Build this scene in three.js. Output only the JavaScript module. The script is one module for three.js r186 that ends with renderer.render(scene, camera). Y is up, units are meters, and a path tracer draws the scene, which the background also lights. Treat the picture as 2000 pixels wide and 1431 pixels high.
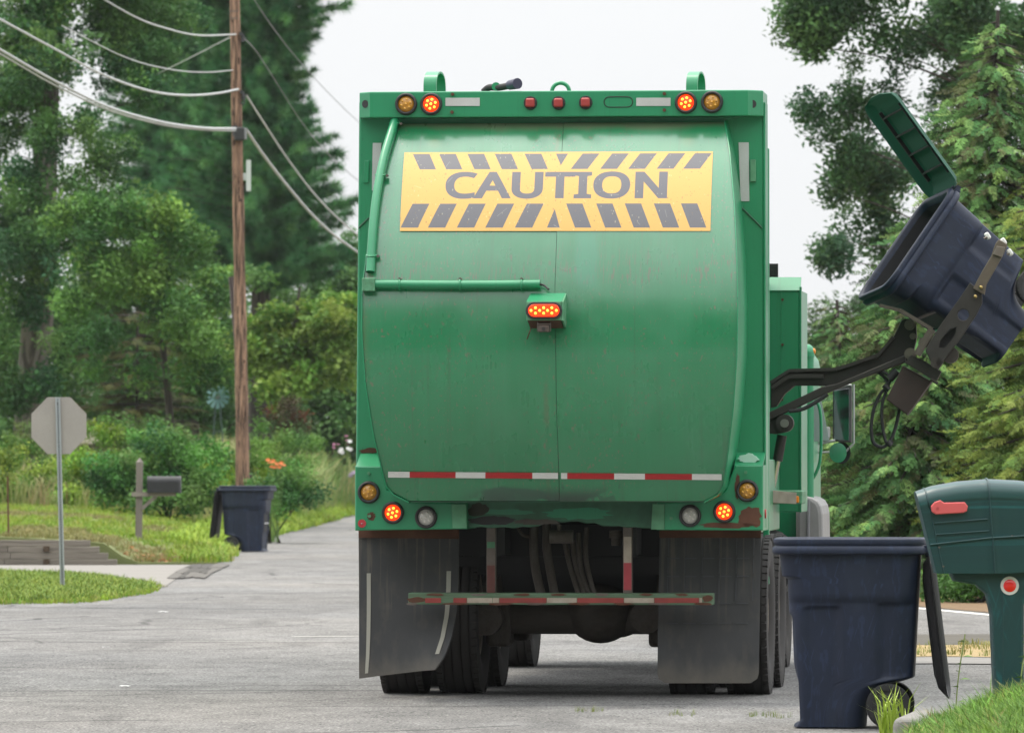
import * as THREE from 'three';
import { mergeGeometries } from 'three/addons/utils/BufferGeometryUtils.js';
import { RoundedBoxGeometry } from 'three/addons/geometries/RoundedBoxGeometry.js';

// ---------------------------------------------------------------- camera, sky, sun, exposure
const F = 13000, CX = 1000, CY = 715.5, HORIZON = 894, EYE = 1.56;   // photo pixels of a 2000 x 1431 frame; metres
const PITCH = Math.atan((HORIZON - CY) / F);
const scene = new THREE.Scene();
const camera = new THREE.PerspectiveCamera(2 * Math.atan(CY / F) * 180 / Math.PI, 2000 / 1431, 1, 900);
camera.position.set(0, EYE, 0);
camera.rotation.x = PITCH;
camera.focus = 42.5;
camera.userData.fStop = 9.5;
camera.updateMatrixWorld(true);
scene.add(camera);
const renderer = new THREE.WebGLRenderer({ antialias: true });
renderer.toneMapping = THREE.LinearToneMapping;
renderer.toneMappingExposure = 1.95;
renderer.shadowMap.enabled = true;

{ // an even overcast sky, a little brighter towards the zenith
  const W = 64, H = 32, a = new Float32Array(W * H * 4);
  for (let j = 0; j < H; j++) for (let i = 0; i < W; i++) {
    const s = Math.max(0, Math.sin(((j + 0.5) / H - 0.5) * Math.PI));
    const L = 0.445 + 1.55 * Math.pow(s, 1.35), k = (j * W + i) * 4;
    a[k] = L * 0.985; a[k + 1] = L; a[k + 2] = L * 1.015; a[k + 3] = 1;
  }
  const sky = new THREE.DataTexture(a, W, H, THREE.RGBAFormat, THREE.FloatType);
  sky.mapping = THREE.EquirectangularReflectionMapping;
  sky.magFilter = THREE.LinearFilter; sky.minFilter = THREE.LinearFilter; sky.needsUpdate = true;
  scene.background = sky; scene.environment = sky;
}
const sun = new THREE.DirectionalLight(0xfff4e2, 1.3);
sun.position.set(-14, 40, -8); sun.target.position.set(1, 0, -45);
sun.position.add(sun.target.position);
sun.castShadow = true; sun.shadow.radius = 30;
sun.shadow.camera.left = -40; sun.shadow.camera.right = 40; sun.shadow.camera.top = 60; sun.shadow.camera.bottom = -60; sun.shadow.camera.far = 200;
scene.add(sun, sun.target);

// ---------------------------------------------------------------- helpers
const V = (x, y, z) => new THREE.Vector3(x, y, z);
let seed = 12345;
const rnd = () => { seed = (seed + 0x6D2B79F5) | 0; let t = Math.imul(seed ^ (seed >>> 15), 1 | seed); t = (t + Math.imul(t ^ (t >>> 7), 61 | t)) ^ t; return ((t ^ (t >>> 14)) >>> 0) / 4294967296; };
const reseed = s => { seed = s | 0; };
const R = (a, b) => a + (b - a) * rnd();
const clamp = (x, a = 0, b = 1) => Math.min(b, Math.max(a, x));
const sst = (a, b, x) => { const t = clamp((x - a) / (b - a)); return t * t * (3 - 2 * t); };
const mix = (a, b, t) => a + (b - a) * t;
function table(t, x) { // piecewise linear
  if (x <= t[0][0]) return t[0][1];
  for (let i = 1; i < t.length; i++) if (x <= t[i][0]) return mix(t[i - 1][1], t[i][1], (x - t[i - 1][0]) / (t[i][0] - t[i - 1][0]));
  return t[t.length - 1][1];
}
// where a point measured in the photograph lies in the world: at a distance, or on level ground
const look = (px, py) => V((px - CX) / F, (CY - py) / F, -1).applyQuaternion(camera.quaternion);
const at = (px, py, d) => { const r = look(px, py); return camera.position.clone().addScaledVector(r, -d / r.z); };
const gnd = (px, py, h = 0) => { const r = look(px, py); return camera.position.clone().addScaledVector(r, (h - EYE) / r.y); };

function hash(x, y, z) { let h = Math.imul(x, 374761393) + Math.imul(y, 668265263) + Math.imul(z, 2147483647 ^ 0x5bd1e995); h = Math.imul(h ^ (h >>> 13), 1274126177); return ((h ^ (h >>> 16)) >>> 0) / 4294967296; }
function noise3(x, y, z) {
  const i = Math.floor(x), j = Math.floor(y), k = Math.floor(z), f = t => t * t * (3 - 2 * t);
  const u = f(x - i), v = f(y - j), w = f(z - k), h = (a, b, c) => hash(i + a, j + b, k + c);
  return mix(mix(mix(h(0, 0, 0), h(1, 0, 0), u), mix(h(0, 1, 0), h(1, 1, 0), u), v), mix(mix(h(0, 0, 1), h(1, 0, 1), u), mix(h(0, 1, 1), h(1, 1, 1), u), v), w);
}
// tiling noise: period p cells over u in 0..1
function tnoise(u, v, p, q, s) {
  const x = u * p, y = v * q, i = Math.floor(x), j = Math.floor(y), f = t => t * t * (3 - 2 * t), a = f(x - i), b = f(y - j);
  const h = (m, n) => hash(((i + m) % p + p) % p, ((j + n) % q + q) % q, s);
  return mix(mix(h(0, 0), h(1, 0), a), mix(h(0, 1), h(1, 1), a), b);
}
const fbm = (u, v, p, q, s, o = 4) => { let t = 0, a = 0.5, n = 0; for (let k = 0; k < o; k++) { t += a * tnoise(u, v, p << k, q << k, s + k); n += a; a *= 0.55; } return t / n; };
function tex(w, h, fn, srgb = true) { // fn(u, v) -> [r, g, b] linear 0..1 (srgb) or a number
  const a = new Uint8Array(w * h * 4), enc = c => 255 * (c <= 0.0031308 ? 12.92 * c : 1.055 * Math.pow(c, 1 / 2.4) - 0.055);
  for (let j = 0; j < h; j++) for (let i = 0; i < w; i++) {
    const c = fn((i + 0.5) / w, (j + 0.5) / h), k = (j * w + i) * 4;
    for (let m = 0; m < 3; m++) { const x = clamp(typeof c === 'number' ? c : c[m]); a[k + m] = srgb ? enc(x) : 255 * x; }
    a[k + 3] = 255;
  }
  const t = new THREE.DataTexture(a, w, h);
  t.magFilter = THREE.LinearFilter; t.minFilter = THREE.LinearMipmapLinearFilter; t.generateMipmaps = true;
  t.wrapS = t.wrapT = THREE.RepeatWrapping; if (srgb) t.colorSpace = THREE.SRGBColorSpace; t.needsUpdate = true;
  return t;
}
const rep = (t, x, y) => { const c = t.clone(); c.repeat.set(x, y); c.needsUpdate = true; return c; };
const lin = (r, g, b) => new THREE.Color().setRGB(r, g, b);
const mat = (color, rough = 0.7, o = {}) => new THREE.MeshPhysicalMaterial({ color: Array.isArray(color) ? lin(...color) : color, roughness: rough, side: THREE.DoubleSide, ...o });

function clean(g) { g = g.index ? g.toNonIndexed() : g; for (const k of Object.keys(g.attributes)) if (!['position', 'normal', 'uv'].includes(k)) g.deleteAttribute(k); if (!g.attributes.normal) g.computeVertexNormals(); if (!g.attributes.uv) g.setAttribute('uv', new THREE.BufferAttribute(new Float32Array(g.attributes.position.count * 2), 2)); g.clearGroups?.(); return g; }
const merge = list => mergeGeometries(list.map(clean));
function part(name, geo, material, parent) {
  const m = new THREE.Mesh(Array.isArray(geo) ? (geo.length > 1 ? merge(geo) : geo[0]) : geo, material);
  m.name = name; m.castShadow = m.receiveShadow = true; (parent || scene).add(m); return m;
}
const used = {};
function numbered(name) { const n = used[name] = (used[name] ?? -1) + 1; return n ? `${name}_${String(n).padStart(3, '0')}` : name; }
function tag(o, label, category, group, kind) { o.userData.label = label; if (category) o.userData.category = category; if (group) o.userData.group = group; if (kind) o.userData.kind = kind; return o; }
function thing(name, label, category, pos, group) {
  const g = new THREE.Group(); g.name = numbered(name); if (pos) g.position.copy(pos); scene.add(g); return tag(g, label, category, group);
}
function solo(name, geo, m, label, category, group, kind) { const o = part(numbered(name), geo, m); return tag(o, label, category, group, kind); }
function structure(name, geo, m, label) { const o = part(numbered(name), geo, m); o.userData.kind = 'structure'; if (label) o.userData.label = label; return o; }
const move = (g, x, y, z) => g.translate(x, y, z);
const box = (w, h, d, x = 0, y = 0, z = 0) => new THREE.BoxGeometry(w, h, d).translate(x, y, z);
const rbox = (w, h, d, r, x = 0, y = 0, z = 0) => new RoundedBoxGeometry(w, h, d, 2, r).translate(x, y, z);
const cylY = (r0, r1, h, x = 0, y = 0, z = 0, n = 20) => new THREE.CylinderGeometry(r0, r1, h, n).translate(x, y, z);
const cylZ = (r0, r1, h, x = 0, y = 0, z = 0, n = 24) => new THREE.CylinderGeometry(r0, r1, h, n).rotateX(Math.PI / 2).translate(x, y, z);
const cylX = (r0, r1, h, x = 0, y = 0, z = 0, n = 24) => new THREE.CylinderGeometry(r0, r1, h, n).rotateZ(-Math.PI / 2).translate(x, y, z);
const tube = (pts, r, seg = 24, n = 8) => new THREE.TubeGeometry(new THREE.CatmullRomCurve3(pts), seg, r, n, false);
function rod(a, b, r0, r1 = r0, n = 10) { // straight tapered bar between two points
  const d = b.clone().sub(a), g = new THREE.CylinderGeometry(r1, r0, d.length(), n);
  g.applyQuaternion(new THREE.Quaternion().setFromUnitVectors(V(0, 1, 0), d.clone().normalize()));
  return g.translate((a.x + b.x) / 2, (a.y + b.y) / 2, (a.z + b.z) / 2);
}
function beam(a, b, w, t) { const d = b.clone().sub(a), g = new THREE.BoxGeometry(w, d.length(), t); g.applyQuaternion(new THREE.Quaternion().setFromUnitVectors(V(0, 1, 0), d.clone().normalize())); return g.translate((a.x + b.x) / 2, (a.y + b.y) / 2, (a.z + b.z) / 2); }
function plate(pts, z0, z1, bevel = 0.004, holes = []) { // outline [[x, y], ...] between two depths
  const s = new THREE.Shape(pts.map(p => new THREE.Vector2(p[0], p[1])));
  for (const h of holes) s.holes.push(new THREE.Path(h.map(p => new THREE.Vector2(p[0], p[1]))));
  return new THREE.ExtrudeGeometry(s, { depth: z1 - z0 - 2 * bevel, bevelEnabled: bevel > 0, bevelSize: bevel, bevelThickness: bevel, bevelOffset: -bevel, bevelSegments: 2, curveSegments: 10 }).translate(0, 0, z0 + bevel);
}
function sheet(f, nu, nv, th = 0) { // surface f(u, v) -> Vector3, with a thickness towards its back
  const P = [], N = [], UV = [], I = [], e = 1e-3, row = nu + 1, one = row * (nv + 1);
  for (const side of th ? [0, 1] : [0]) for (let j = 0; j <= nv; j++) for (let i = 0; i <= nu; i++) {
    const u = i / nu, v = j / nv, p = f(u, v);
    const du = f(Math.min(1, u + e), v).sub(f(Math.max(0, u - e), v)), dv = f(u, Math.min(1, v + e)).sub(f(u, Math.max(0, v - e)));
    const n = du.cross(dv).normalize();
    if (side) { p.addScaledVector(n, -th); n.negate(); }
    P.push(p.x, p.y, p.z); N.push(n.x, n.y, n.z); UV.push(u, v);
  }
  for (let j = 0; j < nv; j++) for (let i = 0; i < nu; i++) {
    const a = j * row + i; I.push(a, a + 1, a + row + 1, a, a + row + 1, a + row);
    if (th) I.push(one + a, one + a + row + 1, one + a + 1, one + a, one + a + row, one + a + row + 1);
  }
  if (th) {
    const edge = (a, b) => { const k = P.length / 3, q = [a, b, one + b, one + a], A = V().fromArray(P, a * 3), n = V().fromArray(P, b * 3).sub(A).cross(V().fromArray(P, (one + a) * 3).sub(A)).normalize(); for (const m of q) { P.push(P[m * 3], P[m * 3 + 1], P[m * 3 + 2]); N.push(n.x, n.y, n.z); UV.push(UV[m * 2], UV[m * 2 + 1]); } I.push(k, k + 1, k + 2, k, k + 2, k + 3); };
    for (let i = 0; i < nu; i++) { edge(i + 1, i); edge(nv * row + i, nv * row + i + 1); }
    for (let j = 0; j < nv; j++) { edge(j * row, (j + 1) * row); edge((j + 1) * row + nu, j * row + nu); }
  }
  const g = new THREE.BufferGeometry();
  g.setAttribute('position', new THREE.Float32BufferAttribute(P, 3)); g.setAttribute('normal', new THREE.Float32BufferAttribute(N, 3)); g.setAttribute('uv', new THREE.Float32BufferAttribute(UV, 2)); g.setIndex(I);
  return g;
}
function raw(P, UV, N) { const g = new THREE.BufferGeometry(); g.setAttribute('position', new THREE.Float32BufferAttribute(P, 3)); g.setAttribute('uv', new THREE.Float32BufferAttribute(UV || new Array(P.length / 3 * 2).fill(0), 2)); if (N) g.setAttribute('normal', new THREE.Float32BufferAttribute(N, 3)); else g.computeVertexNormals(); return g; }
function flat(pts, y = 0) { // level polygon of world points, uv in metres
  const s = new THREE.Shape(pts.map(p => new THREE.Vector2(p.x, -p.z))), g = new THREE.ShapeGeometry(s).rotateX(-Math.PI / 2).translate(0, y, 0);
  const p = g.attributes.position, uv = g.attributes.uv; for (let i = 0; i < p.count; i++) uv.setXY(i, p.getX(i), -p.getZ(i));
  return g;
}

// ---------------------------------------------------------------- textures (colour, grain, wear only)
const grimeT = tex(512, 512, (u, v) => {                       // tint over paint: faint fading, rust freckles, drip streaks
  const f = fbm(u, v, 4, 4, 3), st = fbm(u, v, 64, 2, 17, 3), sp = tnoise(u, v, 170, 120, 31), big = fbm(u, v, 3, 3, 51);
  let c = 0.86 + 0.16 * f + 0.1 * (st - 0.5), r = c, g = c, b = c;
  const rust = sst(0.9, 0.97, sp) * sst(0.45, 0.62, big); r = mix(r, 0.75, rust * 0.5); g = mix(g, 0.42, rust * 0.7); b = mix(b, 0.5, rust * 0.6);
  const d = sst(0.62, 0.8, st) * 0.22; return [r * (1 - d) + d * 0.5, g * (1 - d) + d * 0.35, b * (1 - d) + d * 0.33];
});
const rustT = tex(512, 512, (u, v) => {
  const f = fbm(u, v, 5, 5, 7, 5), g = fbm(u, v, 24, 24, 9, 3), k = 0.55 + 0.5 * f + 0.3 * (g - 0.5);
  return [k * 1.0, k * mix(0.82, 0.97, f), k * mix(0.68, 0.94, f)];
});
const woodT = tex(256, 512, (u, v) => { const g = fbm(u + 0.03 * Math.sin(v * 19), v, 40, 3, 21, 3), c = fbm(u, v, 6, 2, 23), k = 0.16 + 1.1 * sst(0.3, 0.72, g) * (0.45 + 0.8 * c); return [k, k * 0.97, k * 0.93]; });
const timberT = tex(256, 512, (u, v) => { const g = fbm(u + 0.03 * Math.sin(v * 19), v, 40, 3, 21, 3), c = fbm(u, v, 6, 2, 23), k = 0.35 + 0.75 * g * (0.6 + 0.7 * c); return [k, k * 0.97, k * 0.93]; });
const barkT = tex(256, 512, (u, v) => { const g = fbm(u + 0.05 * Math.sin(v * 12.6), v, 14, 3, 41, 4), k = 0.3 + 0.9 * sst(0.35, 0.65, g); return [k, k * 0.96, k * 0.9]; });
const scuffT = tex(512, 512, (u, v) => { const f = fbm(u, v, 6, 6, 61), s = tnoise(u + 0.4 * v, v, 90, 6, 63), s2 = tnoise(u - 0.25 * v, v, 120, 5, 67); const d = sst(0.55, 0.75, fbm(u, v, 4, 3, 69, 4)); const k = 0.34 + 0.22 * f + 0.9 * sst(0.86, 1, s) * f + 0.8 * sst(0.88, 1, s2) * (1 - f) + 0.25 * sst(0.58, 0.8, fbm(u, v, 30, 12, 70, 3)); return [k + 0.14 * d, k + 0.1 * d, k + 0.03 * d]; });
const concreteT = tex(512, 512, (u, v) => { const k = 0.72 + 0.3 * fbm(u, v, 5, 5, 71, 5) + 0.12 * (hash((u * 512) | 0, (v * 512) | 0, 5) - 0.5); return [k, k * 0.98, k * 0.94]; });
const rubberT = tex(512, 512, (u, v) => {                       // dried mud runs and dust at the lower edge of the flap
  const st = fbm(u, v, 40, 2, 81, 3), f = fbm(u, v, 6, 6, 83, 5), fine = hash((u * 512) | 0, (v * 512) | 0, 2);
  const run = sst(0.56, 0.72, st) * sst(0.3, 0.8, v + 0.6 * (f - 0.5)) * 0.6, dust = sst(0.2, 0.02, v - 0.16 * (f - 0.5)) * (0.5 + 0.6 * fine), blot = sst(0.5, 0.75, fbm(u, v, 11, 8, 87, 5)) * 0.28;
  const k = 0.4 + 0.14 * f + 0.06 * (fine - 0.5), m = clamp(run + dust + blot); return [mix(k, 0.95, m), mix(k, 0.85, m), mix(k, 0.7, m)];
});
const grainT = tex(512, 512, (u, v) => 0.5 + 0.5 * (hash((u * 512) | 0, (v * 512) | 0, 3) - 0.5) + 0.5 * (tnoise(u, v, 170, 170, 4) - 0.5), false);

// ---------------------------------------------------------------- ground, road, verges
const ROAD_U = 18, ROAD_V = 80;
const roadT = (() => {
  const W = 2048, dark = new Float32Array(W * W);
  reseed(77);
  const stamp = (x, d, w, k) => { // metres: x from -9, d from 30
    const ui = (x + 9) / ROAD_U * W, vj = (d - 30) / ROAD_V * W, rx = w * (d > 54 ? 1.5 : 1.15) / ROAD_U * W, ry = Math.max(1.2, w / ROAD_V * W * 3.2);
    for (let j = Math.floor(vj - ry - 1); j <= vj + ry + 1; j++) for (let i = Math.floor(ui - rx - 1); i <= ui + rx + 1; i++) {
      const q = Math.hypot((i - ui) / (rx + 0.4), (j - vj) / (ry + 0.3)); if (q < 1 && i >= 0 && i < W && j >= 0 && j < W) dark[j * W + i] = Math.max(dark[j * W + i], k * Math.min(1, 2 * (1 - q)));
    }
  };
  const crack = (x, d, dir, len, w, k) => { let a = dir; for (let s = 0; s < len; s += 0.012) { stamp(x, d, w * R(0.5, 1.3), k * R(0.6, 1)); x += Math.cos(a) * 0.012; d += Math.sin(a) * 0.012; a += R(-0.11, 0.11) + (dir - a) * 0.01; if (rnd() < 0.0012 && len > 1) crack(x, d, dir + R(0.6, 1.5) * (rnd() < 0.5 ? -1 : 1), len * R(0.15, 0.4), w * 0.7, k * 0.8); } };
  crack(-8.5, 43.2, 0.02, 8.2, 0.014, 0.75);                 // seam across the road
  crack(-7.5, 43.9, -0.02, 6, 0.008, 0.4);
  crack(-9, 62, 0.5, 7, 0.03, 0.9); crack(-8, 58, 0.25, 6, 0.025, 0.8); crack(-5.2, 56.5, 0.12, 5.5, 0.025, 0.85);
  crack(-7, 70, -0.2, 5, 0.03, 0.9); crack(-4, 76, 1.2, 9, 0.03, 0.8); crack(-3.3, 88, 0.9, 8, 0.03, 0.8);
  for (let k = 0; k < 80; k++) crack(R(-8.5, 7), R(34, 106), R(-0.9, 0.9) + (rnd() < 0.4 ? 1.3 : 0), R(0.8, 5), R(0.01, 0.028), R(0.4, 0.9));
  for (let k = 0; k < 160; k++) stamp(R(-9, 9), R(31, 109), R(0.02, 0.07), R(0.15, 0.5));
  return tex(W, W, (u, v) => {
    const i = (u * W) | 0, j = (v * W) | 0;
    const big = fbm(u, v, 3, 8, 101, 4), mid = fbm(u, v, 70, 150, 103, 3), g = hash(i, j, 7), band = fbm(u, v, 7, 36, 105, 4);
    let k = 0.168 + 0.06 * (big - 0.5) + 0.045 * (band - 0.5) + 0.1 * (mid - 0.5) + 0.13 * (g - 0.5);
    if (g > 0.985) k += 0.12; if (g < 0.02) k -= 0.07;
    const cell = tnoise(u, v, 6, 9, 109) + 0.12 * tnoise(u, v, 60, 90, 110); if (cell > 0.78) k *= 0.88; else if (cell < 0.22) k *= 1.06;      // patched and worn areas
    const oil = sst(0.7, 0.8, fbm(u, v, 30, 24, 111, 3)) * 0.22; k *= 1 - oil;
    k = mix(k, 0.03, dark[j * W + i] * 0.97);
    const warm = fbm(u, v, 5, 20, 107, 3); return [k * (1.02 + 0.07 * (warm - 0.4)), k, k * (0.965 - 0.09 * (warm - 0.4))];
  });
})();
const asphalt = mat([1, 1, 1], 0.88, { map: roadT, bumpMap: rep(grainT, 18 * 2, 80 * 2), bumpScale: 0.008 });
{
  const pts = [V(-60, 0, 60), V(60, 0, 60), V(60, 0, -330), V(-60, 0, -330)];
  const g = flat(pts), p = g.attributes.position, uv = g.attributes.uv;
  for (let i = 0; i < p.count; i++) uv.setXY(i, (p.getX(i) + 9) / ROAD_U, (-p.getZ(i) - 30) / ROAD_V);
  structure('road', g, asphalt);
}
const inside = (pts, x, z) => { let c = false; for (let i = 0, j = pts.length - 1; i < pts.length; j = i++) { const a = pts[i], b = pts[j]; if ((a.z > z) !== (b.z > z) && x < (b.x - a.x) * (z - a.z) / (b.z - a.z) + a.x) c = !c; } return c; };
const soilT = tex(512, 512, (u, v) => { const f = fbm(u, v, 8, 8, 201, 5), g = fbm(u, v, 60, 60, 203, 2); return [0.13 * (0.5 + f) * (0.6 + 0.8 * g), 0.15 * (0.55 + 0.9 * f) * (0.6 + 0.8 * g), 0.05 * (0.5 + f) * (0.6 + 0.8 * g)]; });
const soil = mat([1, 1, 1], 0.95, { map: rep(soilT, 0.3, 0.3) });
const concrete = mat([0.21, 0.2, 0.188], 0.9, { map: rep(concreteT, 0.4, 0.4) });

// lawn behind the timber wall, rising gently away from the road
const lawnEdge = d => table([[97, -4.3], [104, -4.5], [110, -4.68], [120, -4.78], [133, -4.8], [149, -4.6], [181, -4.3], [330, -4.1]], d) + 0.14 * (noise3(d * 0.5, 3, 1) - 0.5);
const lawnH = (x, d) => mix(sst(97, 104, d), 1, sst(-5.5, -6.0, x)) * (1 - Math.exp(-Math.max(0, lawnEdge(d) - x) / 1.5)) * (0.42 + 0.0085 * (d - 97)) + 0.03;
{
  const f = (u, v) => { const d = 97.35 + 235 * v * v, x = mix(-46, lawnEdge(d), 1 - (1 - u) * (1 - u)); return V(x, lawnH(x, d), -d); };
  const g = sheet(f, 60, 60); const p = g.attributes.position, uv = g.attributes.uv; for (let i = 0; i < p.count; i++) uv.setXY(i, p.getX(i), p.getZ(i));
  const skirt = sheet((u, v) => { const x = mix(-46, lawnEdge(97.35), 1 - (1 - u) * (1 - u)); return V(x, mix(-0.05, lawnH(x, 97.35), v), -97.35); }, 60, 2);
  structure('lawn', [g, skirt], soil);
}
const driveway = [[-500, 1104], [375, 1104], [352, 1124], [322, 1146], [290, 1153], [180, 1132], [0, 1124], [-500, 1118]].map(p => gnd(...p));
structure('driveway', flat(driveway, 0.006), concrete);
const strip = [[-500, 1117], [0, 1122], [110, 1125], [190, 1131], [300, 1147], [276, 1159], [215, 1168], [150, 1176], [0, 1179], [-500, 1180]].map(p => gnd(...p));
structure('grass_verge', flat(strip, 0.01), soil);
// crumbled asphalt where the driveway meets the road
{
  const g = new THREE.Group(); g.name = 'broken_pavement'; g.userData.kind = 'structure'; g.userData.label = 'crumbled dark asphalt pieces at the end of the driveway'; scene.add(g);
  reseed(5);
  const m = [mat([0.1, 0.098, 0.095], 1, { specularIntensity: 0.1, map: rep(concreteT, 2, 2) }), mat([0.15, 0.146, 0.14], 1, { specularIntensity: 0.1, map: rep(concreteT, 2, 2) })];
  const node = []; for (let j = 0; j < 4; j++) for (let i = 0; i < 6; i++) node.push([mix(mix(372, 328, j / 3), mix(446, 402, j / 3), i / 5) + R(-6, 6), mix(1103, 1130, j / 3) + R(-2, 2)]);
  for (let c = 0; c < 15; c++) {
    const i = c % 5, j = (c / 5) | 0, q = [node[j * 6 + i], node[j * 6 + i + 1], node[j * 6 + i + 7], node[j * 6 + i + 6]], m0 = q.reduce((s, p) => [s[0] + p[0] / 4, s[1] + p[1] / 4], [0, 0]), pts = [];
    for (let k = 0; k < 4; k++) { const a = q[k], b = q[(k + 1) % 4]; for (const t of [0.06, 0.5]) { const s = t === 0.5 ? R(0.86, 0.98) : 0.93, x = mix(a[0], b[0], t), y = mix(a[1], b[1], t); pts.push(gnd(m0[0] + (x - m0[0]) * s, m0[1] + (y - m0[1]) * s)); } }
    const s = new THREE.Shape(pts.map(p => new THREE.Vector2(p.x, -p.z)));
    part('asphalt_piece', new THREE.ExtrudeGeometry(s, { depth: 0.004, bevelEnabled: true, bevelSize: 0.006, bevelThickness: 0.004, bevelSegments: 1 }).rotateX(-Math.PI / 2).translate(0, 0.012, 0), m[(rnd() * 2) | 0], g);
  }
}
// side street on the right: line, kerb, mulch island, woodland floor
const paint = mat([0.62, 0.62, 0.6], 0.8, { map: rep(concreteT, 1, 1) });
const mark = (a, b, w) => { const d = V().subVectors(b, a).setY(0).normalize(), n = V(-d.z, 0, d.x).multiplyScalar(w / 2); return flat([a.clone().add(n), b.clone().add(n), b.clone().sub(n), a.clone().sub(n)], 0.004); };
structure('road_marking', mark(gnd(1560, 1166), gnd(2400, 1245), 0.13), paint, 'white edge line along the far side of the side street');
structure('road_marking', mark(gnd(572, 1244), gnd(900, 1241), 0.16), mat([0.42, 0.42, 0.4], 0.85, { map: rep(concreteT, 1, 1) }), 'short worn white line on the road beside the truck');
const litterT = tex(512, 512, (u, v) => { const a = hash((u * 256) | 0, (v * 256) | 0, 11), f = fbm(u, v, 8, 8, 211), k = 0.5 + 0.9 * a; return [0.3 * k * (0.6 + 0.6 * f), 0.22 * k * (0.6 + 0.6 * f), 0.09 * k]; });
structure('woodland_floor', flat([gnd(1490, 1168), gnd(1560, 1164), gnd(2400, 1238), V(60, 0, -62), V(60, 0, -320), V(3.2, 0, -320), V(3.2, 0, -90)], 0.006), mat([0.5, 0.42, 0.42], 0.95, { map: rep(litterT, 0.5, 0.5) }));
const island = [gnd(1720, 1286), gnd(1835, 1284), gnd(2300, 1292), gnd(2300, 1260), gnd(1835, 1262), gnd(1720, 1262)];
structure('mulch_island', flat(island, 0.012), mat([1, 1, 1], 0.95, { map: rep(litterT, 1.2, 1.2) }));
{ const a = gnd(1720, 1262), b = gnd(2300, 1260); structure('kerb', [beam(a.clone().setY(0.035), b.clone().setY(0.035), 0.12, 0.09).rotateX(0)], mat([0.3, 0.3, 0.3], 0.9, { map: rep(concreteT, 4, 1) }), 'grey kerb of the side street'); }
structure('patched_pavement', flat([gnd(1700, 1298), gnd(1835, 1297), gnd(2300, 1302), gnd(2300, 1292), gnd(1835, 1284), gnd(1700, 1286)], 0.008), mat([0.2, 0.195, 0.19], 0.95, { map: rep(concreteT, 1, 1) }));

// grassy bank in the near right corner
const bankEdge = d => table([[14, 0.9], [33, 1.87], [36, 2.17], [37.4, 2.42], [38.6, 2.68], [39.6, 2.95], [40.4, 3.6]], d);
const bankH = (x, d) => 0.02 + 0.2 * sst(0, 0.7, x - bankEdge(d)) * sst(41.5, 38.5, d) + 0.03 * (noise3(x * 3, 1, d * 3) - 0.5);
{
  const f = (u, v) => { const d = 14 + 27.2 * v, x = mix(bankEdge(d), 12, u * u); return V(x, bankH(x, d), -d); };
  const g = sheet(f, 40, 90); const p = g.attributes.position, uv = g.attributes.uv; for (let i = 0; i < p.count; i++) uv.setXY(i, p.getX(i), p.getZ(i));
  structure('grass_bank', g, soil);
}

// ---------------------------------------------------------------- vegetation
const leafMat = (rough = 0.6, tr = 0.35) => new THREE.MeshPhysicalMaterial({ color: 0xffffff, roughness: rough, side: THREE.DoubleSide, transmission: tr, thickness: 0, specularIntensity: 0.25 });
const LEAF = leafMat(0.65, 0.45), NEEDLE = mat([1, 1, 1], 0.9, { specularIntensity: 0.15 }), BLADE = leafMat(0.7, 0.3);
const rndDir = () => { const z = R(-1, 1), a = R(0, 6.2832), s = Math.sqrt(1 - z * z); return V(s * Math.cos(a), z, s * Math.sin(a)); };
function leafClump(n, rad, len, wid, s) { // n folded leaves inside a small ball
  reseed(s); const P = [], N = [];
  for (let k = 0; k < n; k++) {
    const c = rndDir().multiplyScalar(rad * Math.cbrt(rnd())), d = rndDir(); d.y = d.y * 0.6 - 0.25; d.normalize();
    const n0 = V(R(-0.8, 0.8), 1, R(-0.8, 0.8)).normalize(), b = d.clone().cross(n0).normalize(), nn = b.clone().cross(d).normalize(), L = len * R(0.7, 1.3), w = wid * R(0.8, 1.2) / 2;
    const t = c.clone().addScaledVector(d, L), m = c.clone().addScaledVector(d, L * 0.45), l = m.clone().addScaledVector(b, w).addScaledVector(nn, w * 0.35), r = m.clone().addScaledVector(b, -w).addScaledVector(nn, w * 0.35);
    for (const q of [c, l, t, c, t, r]) P.push(q.x, q.y, q.z);
  }
  return raw(P);
}
function needleTuft(n, len, wid, s) {
  reseed(s); const P = [];
  for (let k = 0; k < n; k++) {
    const d = rndDir(); d.x = Math.abs(d.x) * 0.9 + 0.25; d.normalize(); const b = d.clone().cross(rndDir()).normalize().multiplyScalar(wid / 2), L = len * R(0.6, 1.2), o = V(R(-0.3, 0.3) * len, R(-0.1, 0.1) * len, R(-0.1, 0.1) * len), t = o.clone().addScaledVector(d, L);
    for (const q of [o.clone().add(b), o.clone().sub(b), t]) P.push(q.x, q.y, q.z);
  }
  return raw(P);
}
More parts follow.
